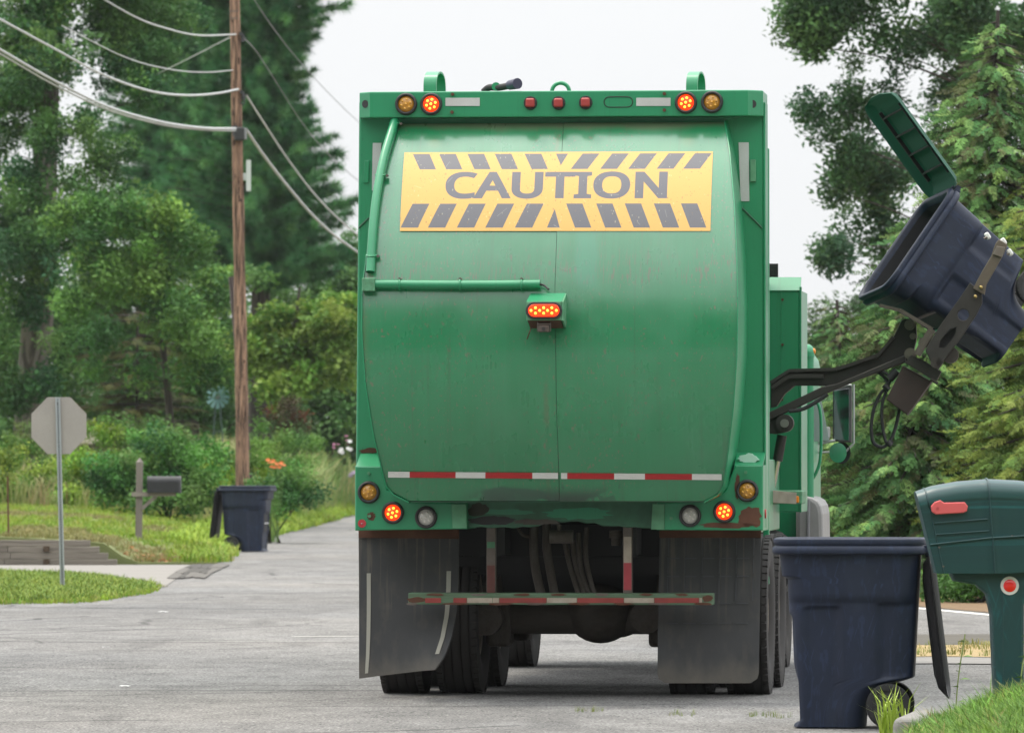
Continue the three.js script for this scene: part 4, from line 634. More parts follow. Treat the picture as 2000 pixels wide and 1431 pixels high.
for (const [x, y, z, k] of [[793, 203, ZH, 'amber'], [842, 203, ZH, 'red'], [1340, 200, ZH, 'red'], [1391, 199, ZH, 'amber'], [720, 961, ZB, 'amber'], [767, 1001, ZB, 'red'], [832, 1010, ZB, 'clear'], [1460, 958, ZB, 'amber'], [1415, 999, ZB, 'red'], [1348, 1007, ZB, 'clear']]) lamp(x, y, z, k);
for (const [px, py] of [[1036, 201], [1091, 201], [1144, 200]]) { const p = tp(px, py, ZH), o = part('marker_lamp', cylZ(12.5 * K, 13.5 * K, 0.02), bezel, truck); o.position.set(p.x, p.y, ZH + 0.01); part('lens', rbox(18 * K, 18 * K, 0.03, 0.014, 0, 0, 0.016), mat([0.3, 0.035, 0.03], 0.45), o); }
{ const p = tp(707, 1022, ZB); part('reflector', cylZ(8 * K, 8 * K, 0.012, p.x, p.y, ZB + 0.006), mat([0.4, 0.03, 0.04], 0.3), truck); bolt(707, 1022, ZB + 0.008, 1.5, chrome); const q = tp(1494, 1003, 0.1); part('reflector', cylX(0.03, 0.03, 0.012, q.x + 0.004, q.y, 0.1), mat([0.4, 0.02, 0.02], 0.3), truck); }
for (const [a, b, y] of [[870, 937, 199], [1243, 1310, 199]]) part('reflector_pad', plate([tq(a, y - 8, ZH), tq(b, y - 8, ZH), tq(b, y + 8, ZH), tq(a, y + 8, ZH)], ZH + 0.001, ZH + 0.005, 0.001), whiteRefl, truck);
{ const a = tp(1190, 199, ZH + 0.002), b = tp(1226, 199, ZH + 0.002), r = 10 * K, pts = []; for (let k = 0; k <= 40; k++) { const t = k / 40 * 6.283; pts.push(V((Math.cos(t) > 0 ? b.x : a.x) + Math.cos(t) * r, a.y + Math.sin(t) * r, a.z)); } part('slot_outline', new THREE.TubeGeometry(new THREE.CatmullRomCurve3(pts, true), 60, 0.003, 5, true), black, truck); }
// roof fittings
const hoop = (px, w, tilt) => { const p = tp(px, 178, 0.0), g = sheet((u, v) => { const a = Math.PI * v; return V((u - 0.5) * w, 0.145 * Math.pow(Math.sin(a), 0.55), 0.13 * Math.cos(a)); }, 2, 24, 0.012); g.rotateY(tilt); const o = part('lifting_hoop', g, green, truck); o.position.set(p.x, p.y - 0.012, -0.12); };
hoop(845, 0.085, -0.14); hoop(1357, 0.075, -0.14);
{ const p = tp(1095, 177, 0.05), g = new THREE.TorusGeometry(0.056, 0.013, 8, 24, Math.PI); const o = part('lifting_eye', g, green, truck); o.position.set(p.x, p.y - 0.006, 0.05); }
part('roof_hose', tube([tp(944, 179, -0.1), tp(955, 171, -0.08), tp(972, 171, -0.05), tp(990, 168, 0), tp(1006, 163, 0.07)], 0.022, 24, 8), black, truck);
{ const a = tp(996, 166, 0.04), b = tp(1011, 163, 0.12); part('hose_end', rod(a, b, 0.032, 0.036, 12), mat([0.02, 0.02, 0.05], 0.4), truck); part('hose_clip', cylZ(0.028, 0.028, 0.03, ...tp(969, 169, -0.05).toArray(), 12), green, truck); }
// conduits on the shell
const sp = (px, py, off) => { const s = shellAt(px, py); return onShell(s[0], s[1], off); };
part('conduit', tube([[772, 246], [763, 275], [752, 312], [743, 352], [735, 400], [729, 460], [724.5, 535]].map(p => sp(p[0], p[1], 0.045)), 0.0285, 40, 14), green, truck);
part('conduit', tube([[734, 558], [850, 559], [960, 559], [1056, 558]].map(p => sp(p[0], p[1], 0.042)), 0.0285, 40, 14), green, truck);
for (const [px, py, h] of [[771, 250, 0], [744, 349, 0], [726.5, 503, 0], [782, 559, 1], [900, 559, 1], [1020, 559, 1]]) {
  const c = sp(px, py, 0.043), g = new THREE.TorusGeometry(0.031, 0.006, 8, 20); if (h) g.rotateY(Math.PI / 2); else g.rotateX(Math.PI / 2 + 0.2); const o = part('pipe_clamp', g, green, truck); o.position.copy(c);
  const b = part('bolt', cylZ(0.009, 0.009, 0.04, 0, 0, 0, 8), steel, o); b.position.set(h ? 0 : 0.042, h ? 0.037 : -0.005, -0.01);
}
{ const c = sp(722, 559, 0.04); const o = part('junction_box', rbox(0.082, 0.084, 0.09, 0.006), greenWorn, truck); o.position.copy(c); }
part('cable', tube([sp(1054, 558, 0.04), sp(1064, 561, 0.055), sp(1074, 571, 0.09)], 0.007, 12, 6), black, truck);
{ // warning lamp box with camera
  const c = sp(1070, 604, 0.0), o = part('warning_lamp_box', plate([[-0.118, -0.075], [0.105, -0.075], [0.105, 0.045], [-0.118, 0.045]], 0.06, 0.2, 0.006), greenWorn, truck); o.position.set(c.x, c.y, c.z);
  part('box_hood', sheet((u, v) => V(mix(mix(-0.118, -0.108, v), mix(0.105, 0.112, v), u), 0.045 + 0.058 * v, mix(0.196, 0.0, v)), 2, 2, 0.006), green, o);
  part('box_side', new THREE.ExtrudeGeometry(new THREE.Shape([[0, 0.1], [0.2, 0.043], [0.2, -0.075], [0.0, -0.12]].map(p => new THREE.Vector2(-p[0], p[1]))), { depth: 0.012, bevelEnabled: false }).rotateY(Math.PI / 2).translate(0.106, 0, 0), greenWorn, o);
  part('box_base', sheet((u, v) => V(mix(-0.11, 0.1, u), mix(-0.12, -0.076, v), mix(0.02, 0.195, v)), 2, 2, 0.006), rust, o);
  const st = (w, r) => { const s = new THREE.Shape(); s.absarc(w, 0, r, -Math.PI / 2, Math.PI / 2); s.absarc(-w, 0, r, Math.PI / 2, 1.5 * Math.PI); return s; };
  part('lamp_bezel', new THREE.ExtrudeGeometry(st(0.062, 0.05), { depth: 0.008, bevelEnabled: true, bevelSize: 0.004, bevelThickness: 0.004 }).translate(-0.006, -0.012, 0.2), bezel, o);
  part('lamp_lens', new THREE.ExtrudeGeometry(st(0.06, 0.036), { depth: 0.006, bevelEnabled: true, bevelSize: 0.003, bevelThickness: 0.004 }).translate(-0.006, -0.012, 0.213), litRed, o);
  for (const [x, y] of [[-0.08, 0], [-0.052, 0.017], [-0.052, -0.017], [-0.025, 0], [0, 0.017], [0, -0.017], [0.025, 0], [0.052, 0.017], [0.052, -0.017], [0.08, 0]]) { const d = part('lamp_diode', new THREE.SphereGeometry(0.0085, 10, 6), litDot, o); d.position.set(x - 0.006, y - 0.012, 0.224); }
  const l = new THREE.PointLight(lin(1, 0.1, 0.02), 0.003); l.position.set(0, -0.012, 0.29); l.castShadow = true; o.add(l);
  part('rear_camera', [rbox(0.07, 0.045, 0.07, 0.006, -0.01, -0.125, 0.15)], mat([0.1, 0.09, 0.08], 0.5, { map: rustT }), o);
  part('camera_lens', cylZ(0.012, 0.012, 0.01, -0.01, -0.127, 0.188, 14), black, o);
  part('camera_bracket', [box(0.006, 0.075, 0.03, -0.051, -0.105, 0.15), box(0.006, 0.075, 0.03, 0.031, -0.105, 0.15), box(0.085, 0.006, 0.06, -0.01, -0.095, 0.15)], steel, o);
  part('loose_wire', tube([V(-0.1, -0.11, 0.05), V(-0.11, -0.15, 0.08), V(-0.128, -0.19, 0.06)], 0.004, 10, 5), rust, o);
}
// mud flaps
const flapUV = g => { g.computeBoundingBox(); const b = g.boundingBox; return remap(g, (x, y) => [(x - b.min.x) / 0.66 + b.min.x, (y - b.min.y) / (b.max.y - b.min.y)]); };
const flapMat = mat([0.115, 0.117, 0.12], 0.9, { map: rubberT });
{
  const zf = -0.35, L = [[1040, 700], [1180, 701], [1290, 701], [1324, 701]], Rr = [[1040, 896], [1150, 895], [1200, 892], [1245, 884], [1280, 872], [1308, 852], [1326, 846]];
  const f = (u, v) => { const py = mix(mix(1325, 1306, u), 1040, v), p = tp(mix(table(L, py), table(Rr, py), u), py, zf); p.z += 0.14 * Math.pow(u, 3) * sst(1180, 1310, py) + 0.02 * Math.sin(v * 5) * u; return p; };
  const o = part('mud_flap', flapUV(sheet(f, 18, 24, 0.012)), flapMat, truck);
  const stripe = (u0, u1, v0, v1) => sheet((u, v) => f(mix(u0, u1, u), mix(v0, v1, v)).add(V(0, 0, 0.005)), 2, 20, 0.002);
  part('flap_stripe', stripe(0.08, 0.12, 0.03, 0.72), mat([0.34, 0.33, 0.28], 0.8), o); part('flap_stripe', stripe(0.88, 0.925, 0.12, 0.72), mat([0.34, 0.33, 0.28], 0.8), o);
  tag(o, 'left rubber mud flap with curled lower corner');
  const g = (u, v) => { const w = sst(0, 0.09, v) * 0.03, p = tp(mix(mix(1284, 1289, v), mix(1482, 1487, v), u), mix(1334, 1040, v), zf); const k = Math.sqrt(Math.max(0, 1 - Math.pow(1 - clamp(v / 0.07), 2))), c = tp(1384, 0, zf).x, r = 16 * K * (1 - k) * Math.sign(u - 0.5) * sst(0.35, 0.5, Math.abs(u - 0.5)); p.x -= r; p.z += 0.02 * Math.sin(v * 3); return p; };
  const o2 = part('mud_flap', flapUV(sheet(g, 30, 34, 0.012)), flapMat, truck); tag(o2, 'right rubber mud flap with moulded squares');
  const rib = (u0, v0, u1, v1) => { const a = g(u0, v0), b = g(u1, v1); a.z += 0.004; b.z += 0.004; return beam(a, b, 0.006, 0.008); };
  const ribs = []; for (const v of [0.4, 0.53, 0.71, 0.83]) for (let k = 0; k < 5; k++) ribs.push(rib(0.08 + k * 0.172, v, 0.2 + k * 0.172, v)); for (const [v0, v1] of [[0.55, 0.7], [0.73, 0.83], [0.85, 0.97]]) for (let k = 0; k < 6; k++) ribs.push(rib(0.09 + k * 0.168, v0, 0.09 + k * 0.168, v1));
  part('moulded_ribs', ribs, mat([0.07, 0.073, 0.08], 0.8), o2).userData.kind = 'stuff';
  part('flap_bracket', plate([[700, 1034], [896, 1034], [896, 1052], [700, 1050]].map(p => tq(...p, -0.33)), -0.345, -0.325, 0.003), rust, truck); part('flap_bracket', plate([[1288, 1034], [1487, 1034], [1487, 1050], [1288, 1050]].map(p => tq(...p, -0.33)), -0.345, -0.325, 0.003), rust, truck);
}
// rear step with tape, hung from two straps
{
  const z = 0.0, y0 = tp(1090, 1181, z).y, y1 = tp(1090, 1158, z).y, a = tp(797, 1170, z).x, b = tp(1393, 1170, z).x;
  part('rear_step', rbox(b - a, y1 - y0, 0.16, 0.008, (a + b) / 2, (y0 + y1) / 2, z - 0.08), mat([0.1, 0.19, 0.12], 0.7, { map: rustT }), truck);
  const oldRed = mat([0.3, 0.045, 0.04], 0.6, { map: rustT }), oldWhite = mat([0.42, 0.4, 0.35], 0.6, { map: rustT });
  part('rust_patch', plate(ragged(815, 1171, 22, 6, 16, 21).map(p => tq(p[0], p[1], z)), z - 0.02, z + 0.0025, 0), rust, truck); part('rust_patch', plate(ragged(1383, 1168, 11, 8, 14, 22).map(p => tq(p[0], p[1], z)), z - 0.02, z + 0.0025, 0), rust, truck);
  for (let k = 0; k < 15; k++) { const px = 806 + k * 40 + (k * 37 % 17); part('rust_patch', plate(ragged(px, k % 2 ? 1161 : 1179, 12 + k * 7 % 15, 2.8, 14, 60 + k).map(p => tq(p[0], p[1], z)), z - 0.005, z + 0.003 + (k % 3) * 0.0012, 0), k % 3 ? rust : steel, truck); }
  for (const [x0, x1, m] of [[830, 862, 1], [885, 912, 1], [912, 962, 0], [962, 975, 0], [975, 1068, 1], [1068, 1127, 0], [1127, 1219, 1], [1219, 1278, 0], [1278, 1366, 1], [1366, 1372, 0]]) part('reflective_tape', plate([tq(x0 + 0.5, 1167.5, z), tq(x1 - 0.5, 1167.5, z), tq(x1 - 0.5, 1177, z), tq(x0 + 0.5, 1177, z)], z + 0.001, z + 0.005, 0.0005), m ? oldRed : oldWhite, truck);
  const strap = (px, cols) => { const zz = -0.06; part('step_hanger', plate([tq(px - 9, 1020, zz), tq(px + 9, 1020, zz), tq(px + 9, 1162, zz), tq(px - 9, 1162, zz)], zz - 0.06, zz, 0.004), steel, truck); for (const [p0, p1, m] of cols) part('hanger_paint', plate(ragged(px, (p0 + p1) / 2, 8.5, (p1 - p0) / 2, 4, 1).length ? [tq(px - 7.5, p0, zz), tq(px + 7.5, p0, zz), tq(px + 7.5, p1, zz), tq(px - 7.5, p1, zz)] : [], zz - 0.01, zz + 0.003, 0), m, truck); };
  strap(959, [[1058, 1070, greenWorn], [1104, 1158, mat([0.13, 0.05, 0.045], 0.8, { map: rustT })]]); strap(1226, [[1048, 1099, mat([0.45, 0.42, 0.36], 0.7, { map: rustT })], [1099, 1152, mat([0.4, 0.05, 0.07], 0.6, { map: rustT })]]);
}
// chassis, axles, hoses
part('chassis_rail', box(0.08, 0.26, 8.2, -0.43, 1.06, -4.4), black, truck); part('chassis_rail', box(0.08, 0.26, 8.2, 0.43, 1.06, -4.4), black, truck);
part('crossmember', [box(1.9, 0.2, 0.1, 0, 1.02, -0.75), box(1.6, 0.12, 0.12, 0, 0.85, -0.95)], black, truck);
part('under_plate', [box(2.2, 0.03, 6, 0, 1.21, -3.4), box(1.3, 0.55, 0.04, 0, 0.86, -2.2), box(0.9, 0.5, 1.2, 0, 0.86, -6.6)], black, truck);
for (const z of [-1.3, -2.65]) { part('axle', [cylX(0.11, 0.11, 1.9, 0, 0.5, z, 18), new THREE.SphereGeometry(0.2, 20, 14).scale(1.15, 1, 1).translate(0.15, 0.53, z), rbox(0.16, 0.34, 0.3, 0.03, -0.52, 0.48, z), rbox(0.16, 0.34, 0.3, 0.03, 0.56, 0.48, z), cylX(0.17, 0.17, 0.1, -0.55, 0.62, z + 0.2), cylX(0.17, 0.17, 0.1, 0.6, 0.62, z + 0.2)], dull, truck); }
part('front_axle', [cylX(0.09, 0.09, 1.8, 0, 0.5, -7, 14), box(0.12, 0.3, 0.4, -0.45, 0.5, -7), box(0.12, 0.3, 0.4, 0.45, 0.5, -7)], dull, truck);
const hz = -0.45;
for (const [pts, r] of [[[[1044, 1022], [1042, 1060], [1046, 1110], [1058, 1165]], 0.03], [[[1068, 1022], [1068, 1070], [1074, 1110], [1084, 1165]], 0.029], [[[1103, 1058], [1112, 1100], [1124, 1140], [1132, 1165]], 0.017], [[[1118, 1055], [1124, 1100], [1134, 1135], [1144, 1165]], 0.017], [[[1130, 1040], [1132, 1090], [1140, 1130], [1154, 1165]], 0.016], [[[1146, 1030], [1144, 1080], [1150, 1120], [1163, 1165]], 0.016]]) part('hydraulic_hose', tube(pts.map(p => tp(p[0], p[1], hz)), r, 20, 8), dull, truck);
{ const a = tp(1074, 1048, hz + 0.1), b = tp(1120, 1048, hz + 0.1); part('hydraulic_valve', [rod(a, b, 0.045, 0.045, 14), rod(tp(1092, 1024, hz + 0.1), tp(1092, 1045, hz + 0.1), 0.015)], mat([0.1, 0.095, 0.085], 0.7, { map: rustT }), truck); part('filter_can', [cylY(0.03, 0.03, 0.05, ...tp(1203, 1058, hz).toArray()), cylY(0.045, 0.045, 0.05, ...tp(1203, 1043, hz).toArray())], mat([0.1, 0.095, 0.085], 0.7, { map: rustT }), truck); }
part('air_hose', tube([tp(1010, 1028, hz), tp(1022, 1045, hz), tp(1044, 1048, hz)], 0.012, 12, 6), dull, truck);
for (const [px, py] of [[950, 1208], [1265, 1204]]) part('brake_chamber', cylZ(0.11, 0.11, 0.16, ...tp(px, py, -1.0).toArray()), dull, truck);
// wheels
const tyreG = (() => {
  const w = 0.14, r = 0.525, pts = [[0.29, -w * 0.75], [0.33, -w * 0.95], [0.42, -w * 1.02], [0.495, -w * 0.98], [r - 0.004, -w * 0.9]];
  for (const g of [-0.09, -0.032, 0.032, 0.09]) pts.push([r, g - 0.006], [r - 0.014, g - 0.004], [r - 0.014, g + 0.004], [r, g + 0.006]);
  pts.push([r - 0.004, w * 0.9], [0.495, w * 0.98], [0.42, w * 1.02], [0.33, w * 0.95], [0.29, w * 0.75]);
  const list = [new THREE.LatheGeometry(pts.map(p => new THREE.Vector2(p[0], p[1])), 64).rotateZ(-Math.PI / 2)];
  for (let k = 0; k < 60; k++) for (const s of [-1, 1]) list.push(box(0.034, 0.02, 0.04, s * 0.122, r - 0.004, 0).rotateX(k / 60 * 6.2832));
  return merge(list);
})();
const rimG = new THREE.LatheGeometry([[0.0, 0.01], [0.09, 0.03], [0.13, 0.03], [0.15, -0.05], [0.2, -0.075], [0.245, -0.06], [0.255, 0.09], [0.285, 0.105], [0.295, 0.1], [0.297, -0.1]].map(p => new THREE.Vector2(p[0], p[1])), 40).rotateZ(-Math.PI / 2);
const rimMat = mat([0.33, 0.31, 0.26], 0.6, { map: rustT }), tyreMat = mat([0.03, 0.03, 0.031], 0.82, { map: rustT });
function wheel(x, z, flip, turn) { const o = part('wheel', tyreG, tyreMat, truck); o.position.set(x, 0.52, z); o.rotation.set(turn, flip ? Math.PI : 0, 0); part('rim', rimG, rimMat, o); }
let tn = 0; for (const z of [-1.3, -2.65]) for (const [x, f] of [[-1.145, 1], [-0.765, 0], [0.765, 1], [1.145, 0]]) wheel(x, z, f, tn += 0.37);
wheel(-0.95, -7, 1, 0.2); wheel(0.95, -7, 0, 0.5);
// body, hopper, cab
part('body_shell', rbox(2.3, 2.52, 4.7, 0.06, -0.09, 2.5, -2.72), green, truck);
part('body_rail', [rbox(0.04, 2.9, 0.07, 0.008, tp(1503, 700, -1.5).x - 0.02, 2.17, -1.5), rbox(0.03, 1.3, 0.05, 0.006, tp(1500, 700, -0.6).x - 0.012, 2.3, -0.6)], green, truck);
part('side_skirt', rbox(0.05, 0.5, 3.4, 0.01, 1.12, 1.3, -3.1), green, truck);
{
  const z = -5.0, p = (x, y) => tq(x, y, z);
  part('hopper_wall', plate([p(1480, 566), p(1562, 566), p(1562, 1000), p(1480, 1000)], z - 1.1, z, 0.01), green, truck);
  { const a = tp(1480, 567, z), b = tp(1564, 567, z), y1 = tp(1564, 541, z - 0.1).y; part('hopper_cap', remap(sheet((u, v) => V(mix(a.x, b.x, u), mix(a.y, y1, v), z + 0.012 - 0.12 * v), 3, 2, 0.02), (x, y) => [x, y]), green, truck); }
  part('hopper_edge', plate([p(1562, 560), p(1566, 560), p(1566, 1000), p(1562, 1000)], z - 0.06, z + 0.01, 0.002), green, truck);
  part('hopper_seam', plate([p(1525, 568), p(1527, 568), p(1526, 960), p(1524, 960)], z - 0.01, z + 0.006, 0.001), green, truck);
  for (const [x, y] of [[1529, 585], [1529, 673], [1528, 780]]) bolt(x, y, z, 3, rust);
  part('vent_grille', (() => { const l = []; for (let k = 0; k < 7; k++) l.push(rod(tp(1500 + 0 * k, 519 + k * 3.4, z - 0.3), tp(1518, 519 + k * 3.4, z - 0.3), 0.004, 0.004, 5)); for (let k = 0; k < 5; k++) l.push(rod(tp(1502 + k * 4, 518, z - 0.3), tp(1502 + k * 4, 541, z - 0.3), 0.004, 0.004, 5)); l.push(box(0.12, 0.12, 0.05, ...tp(1504, 531, z - 0.36).toArray())); return l; })(), black, truck);
  part('side_bumper', rbox(0.3, 0.095, 0.5, 0.012, tp(1525, 0, -4.0).x, tp(0, 970, -4).y, -4.25), greenWorn, truck);
  part('bumper_face', plate([tq(1507, 957, -3.99), tq(1556, 962, -3.99), tq(1556, 984, -3.99), tq(1507, 982, -3.99)], -3.998, -3.985, 0.002), mat([0.4, 0.37, 0.33], 0.7, { map: rustT }), truck);
  { const q = tp(1558, 975, -4.02); part('side_marker_lamp', rbox(0.028, 0.05, 0.05, 0.01, q.x, q.y, q.z), mat([0.65, 0.2, 0.01], 0.3), truck); }
  const c = -6.6;
  part('cab_body', rbox(2.5, 1.55, 1.75, 0.16, 0.02, 1.62, c - 0.9), green, truck);
  part('cab_corner', [rod(tp(1578, 1000, c + 0.02), tp(1578, 692, c + 0.02), 0.047, 0.047, 20)], green, truck);
  { const q = tp(1577, 690, c + 0.02); part('cab_dome', [new THREE.SphereGeometry(0.056, 18, 10, 0, 6.3, 0, 1.571).scale(1, 1.25, 1).translate(q.x, q.y, q.z), cylY(0.056, 0.056, 0.03, q.x, q.y - 0.012, q.z)], green, truck); part('roof_marker_lamp', new THREE.SphereGeometry(0.024, 12, 8).scale(0.7, 1, 1).translate(q.x + 0.048, q.y + 0.015, q.z), mat([0.65, 0.2, 0.01], 0.3), truck); }
  part('cab_window', plate([tq(1590, 775, c - 0.1), tq(1603, 775, c - 0.1), tq(1620, 860, c - 0.1), tq(1590, 862, c - 0.1)], c - 0.14, c - 0.12, 0.001), mat([0.25, 0.3, 0.28], 0.15), truck);
  part('grab_rail', tube([tp(1594, 780, c), tp(1602, 800, c), tp(1602, 900, c), tp(1596, 920, c), tp(1588, 935, c)], 0.012, 24, 8), green, truck);
  part('fender', plate([[1555, 1060], [1555, 975], [1562, 970], [1575, 969], [1588, 972], [1598, 978], [1604, 988], [1607, 1004], [1608, 1060]].map(p => tq(...p, -6.4)), -7.5, -6.39, 0.03), mat([0.26, 0.26, 0.265], 0.55, { map: rep(concreteT, 1, 1) }), truck);
  part('fender_rib', [rod(tp(1580, 975, -6.385), tp(1579, 1052, -6.385), 0.012)], mat([0.2, 0.2, 0.21], 0.6), truck);
  part('fuel_tank', cylZ(0.27, 0.27, 1.1, 0.95, 0.78, -5.6, 24), black, truck);
  // mirrors
  const mz = -7.9;
  const m1 = part('side_mirror', plate([tq(1627, 758, mz), tq(1664, 752, mz), tq(1664, 864, mz), tq(1627, 862, mz)], mz - 0.08, mz, 0.008), mat([0.05, 0.05, 0.05], 0.5), truck);
  part('mirror_glass', plate([tq(1630, 763, mz), tq(1659, 758, mz), tq(1659, 860, mz), tq(1630, 858, mz)], mz + 0.001, mz + 0.005, 0.001), mat([0.35, 0.37, 0.4], 0.05, { metalness: 1 }), m1);
  part('mirror_post', [rod(tp(1668, 750, mz), tp(1668, 866, mz), 0.009), rod(tp(1668, 866, mz), tp(1650, 884, mz), 0.009), rod(tp(1588, 868, mz), tp(1632, 860, mz), 0.012), rod(tp(1588, 884, mz), tp(1632, 882, mz), 0.008), rod(tp(1600, 752, mz), tp(1664, 752, mz), 0.009)], mat([0.35, 0.36, 0.35], 0.4, { metalness: 0.6 }), truck);
  const q = tp(1640, 884, mz + 0.02), m2 = part('round_mirror', [new THREE.SphereGeometry(0.12, 24, 12, 0, 6.3, 0, 0.95).rotateX(-Math.PI / 2).scale(0.8, 0.86, 0.5)], black, truck); m2.position.copy(q); m2.rotation.y = -0.45;
  part('mirror_glass', new THREE.SphereGeometry(0.3, 24, 10, 0, 6.3, 0, 0.255).rotateX(Math.PI / 2).translate(0, 0, -0.268), mat([0.5, 0.55, 0.53], 0.04, { metalness: 1 }), m2);
  part('mirror_arm_box', rbox(0.14, 0.09, 0.1, 0.015, ...tp(1604, 845, mz).toArray()), mat([0.3, 0.31, 0.3], 0.5), truck);
}
// loader arm
const arm = part('loader_arm', plate([[20, 880], [150, 795], [300, 788], [480, 785], [770, 690], [830, 630], [880, 560], [935, 450], [960, 437], [1005, 440], [1035, 475], [1042, 560], [1022, 660], [1010, 710], [985, 735], [930, 745], [640, 860], [460, 930], [400, 905], [190, 905], [120, 960], [60, 1050], [20, 1060]].map(p => tq(1500 + p[0] / 3.578, 500 + p[1] / 3.578, -4.2)), -4.32, -4.2, 0.008), armSteel, truck);
const c3 = (x, y, z) => tp(1500 + x / 3.578, 500 + y / 3.578, z), c3q = (x, y, z) => { const p = c3(x, y, z); return [p.x, p.y]; };
tag(arm, 'dark steel loader arm reaching out to the right');
{
  const az = -4.2;
  part('lower_link', plate([[10, 1090], [380, 912], [480, 892], [700, 800], [960, 690], [965, 742], [640, 862], [400, 965], [300, 1015], [150, 1085], [10, 1148]].map(p => c3q(...p, az + 0.1)), az + 0.01, az + 0.1, 0.008), armSteel, arm);
  const fl = (pts, w) => { for (let i = 1; i < pts.length; i++) part('arm_flange', beam(c3(...pts[i - 1], az + 0.02), c3(...pts[i], az + 0.02), w, 0.06), armSteel, arm); };
  fl([[20, 885], [150, 800], [480, 790], [770, 696], [880, 565]], 0.022); fl([[150, 838], [390, 838]], 0.03); fl([[30, 920], [150, 838]], 0.03);
  for (const [x, y, r, z] of [[993, 480, 0.02, az + 0.02], [997, 683, 0.022, az + 0.12], [1015, 560, 0.012, az + 0.02]]) { const p = c3(x, y, z); part('arm_pin', [cylZ(r * 1.9, r * 1.9, 0.03, p.x, p.y, z, 20), cylZ(r, r, 0.06, p.x, p.y, z + 0.01, 14)], mat([0.16, 0.14, 0.11], 0.45, { metalness: 0.5 }), arm); }
  const pv = c3(118, 1168, az + 0.12); part('pivot_boss', [cylZ(0.062, 0.062, 0.12, pv.x, pv.y, az + 0.06, 28)], armSteel, arm); part('pivot_pin', cylZ(0.03, 0.03, 0.16, pv.x, pv.y, az + 0.07, 16), mat([0.2, 0.19, 0.17], 0.4, { metalness: 0.6 }), arm);
  part('pivot_ear', plate([[10, 1130], [60, 1115], [130, 1110], [170, 1170], [130, 1230], [60, 1245], [10, 1240]].map(p => c3q(...p, az + 0.05)), az - 0.02, az + 0.05, 0.006), armSteel, arm);
  part('cylinder_barrel', rod(tp(1528, 850, az - 0.05), tp(1519, 900, az - 0.05), 0.036), armSteel, arm); part('cylinder_rod', rod(tp(1519, 898, az - 0.05), tp(1509, 952, az - 0.05), 0.024), mat([0.5, 0.48, 0.4], 0.2, { metalness: 1 }), arm);
  const g = -3.82;
  part('gripper_motor_box', plate([[945, 765], [1145, 875], [975, 1110], [828, 1002]].map(p => c3q(...p, -4.0)), -4.3, -4.0, 0.008), mat([0.035, 0.022, 0.018], 0.7, { map: rustT }), arm);
  part('gripper_plate', plate([[960, 745], [1005, 690], [1100, 735], [1215, 805], [1185, 868], [1150, 862]].map(p => c3q(...p, -3.95)), -4.05, -3.95, 0.006), armSteel, arm);
  part('gripper_bracket', [beam(c3(1045, 690, -3.9), c3(1150, 510, -3.9), 0.05, 0.1), beam(c3(785, 345, -4.0), c3(930, 380, -4.0), 0.022, 0.2), beam(c3(930, 380, -4.0), c3(1150, 510, -4.0), 0.026, 0.2), beam(c3(1060, 590, -3.95), c3(1130, 620, -3.95), 0.05, 0.06)], mat([0.09, 0.08, 0.065], 0.6, { map: rustT }), arm);
  const circ = (x, y, r) => { const o = []; for (let k = 0; k < 18; k++) o.push(c3q(x + Math.cos(k / 18 * 6.283) * r, y - Math.sin(k / 18 * 6.283) * r, g)); return o; };
  part('gripper_claw', plate([[1330, 310], [1415, 185], [1500, 250], [1500, 330], [1460, 410], [1360, 560], [1240, 720], [1190, 800], [1150, 760], [1100, 655], [1200, 490]].map(p => c3q(...p, g)), g - 0.05, g, 0.006, [circ(1368, 410, 40), [[1325, 485], [1320, 540], [1285, 600], [1235, 650], [1190, 640], [1200, 590], [1260, 510]].map(p => c3q(...p, g))]), armSteel, arm);
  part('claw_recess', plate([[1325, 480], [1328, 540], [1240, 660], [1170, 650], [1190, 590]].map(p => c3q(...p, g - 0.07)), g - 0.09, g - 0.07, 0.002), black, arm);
  const w = (x, y) => { const p = tp(1700 + x / 3.974, 400 + y / 3.974, g + 0.01); return p; }, wq = (x, y) => { const p = w(x, y); return [p.x, p.y]; };
  part('claw_strap', plate([[975, 300], [1000, 268], [1040, 290], [1068, 310], [1040, 380], [985, 480], [905, 620], [890, 700], [800, 650], [830, 590], [880, 500], [940, 400]].map(p => wq(...p)), g + 0.001, g + 0.03, 0.005), mat([0.12, 0.105, 0.08], 0.6, { map: rustT }), arm);
  part('strap_buckle', plate([[985, 320], [1050, 330], [1025, 410], [955, 385]].map(p => wq(...p)), g + 0.03, g + 0.05, 0.004), mat([0.16, 0.15, 0.13], 0.5, { map: rustT }), arm);
  for (const [x, y] of [[862, 640], [818, 712]]) { const p = w(x, y); part('brass_bolt', new THREE.SphereGeometry(0.014, 12, 8).translate(p.x, p.y, g + 0.035), mat([0.35, 0.26, 0.1], 0.35, { metalness: 0.8 }), arm); }
  const roller = mat([0.62, 0.62, 0.58], 0.45); for (const [x, y, a, b] of [[912, 240, 885, 262], [1036, 283, 1030, 300], [1086, 368, 1062, 385]]) { const p = w(x, y); part('claw_roller', [rbox(0.036, 0.05, 0.06, 0.012).rotateZ(0.55).translate(p.x, p.y, g - 0.02)], roller, arm); part('roller_pin', rod(w(a, b), w(x, y + 10), 0.008), steel, arm); }
  part('claw_hinge', [cylZ(0.06, 0.06, 0.16, ...c3(1275, 690, -3.95).toArray(), 16), cylZ(0.04, 0.04, 0.2, ...c3(1180, 745, -3.92).toArray(), 14), rod(c3(1140, 860, -3.95), c3(1190, 890, -3.95), 0.012)], mat([0.04, 0.035, 0.03], 0.6, { map: rustT }), arm);
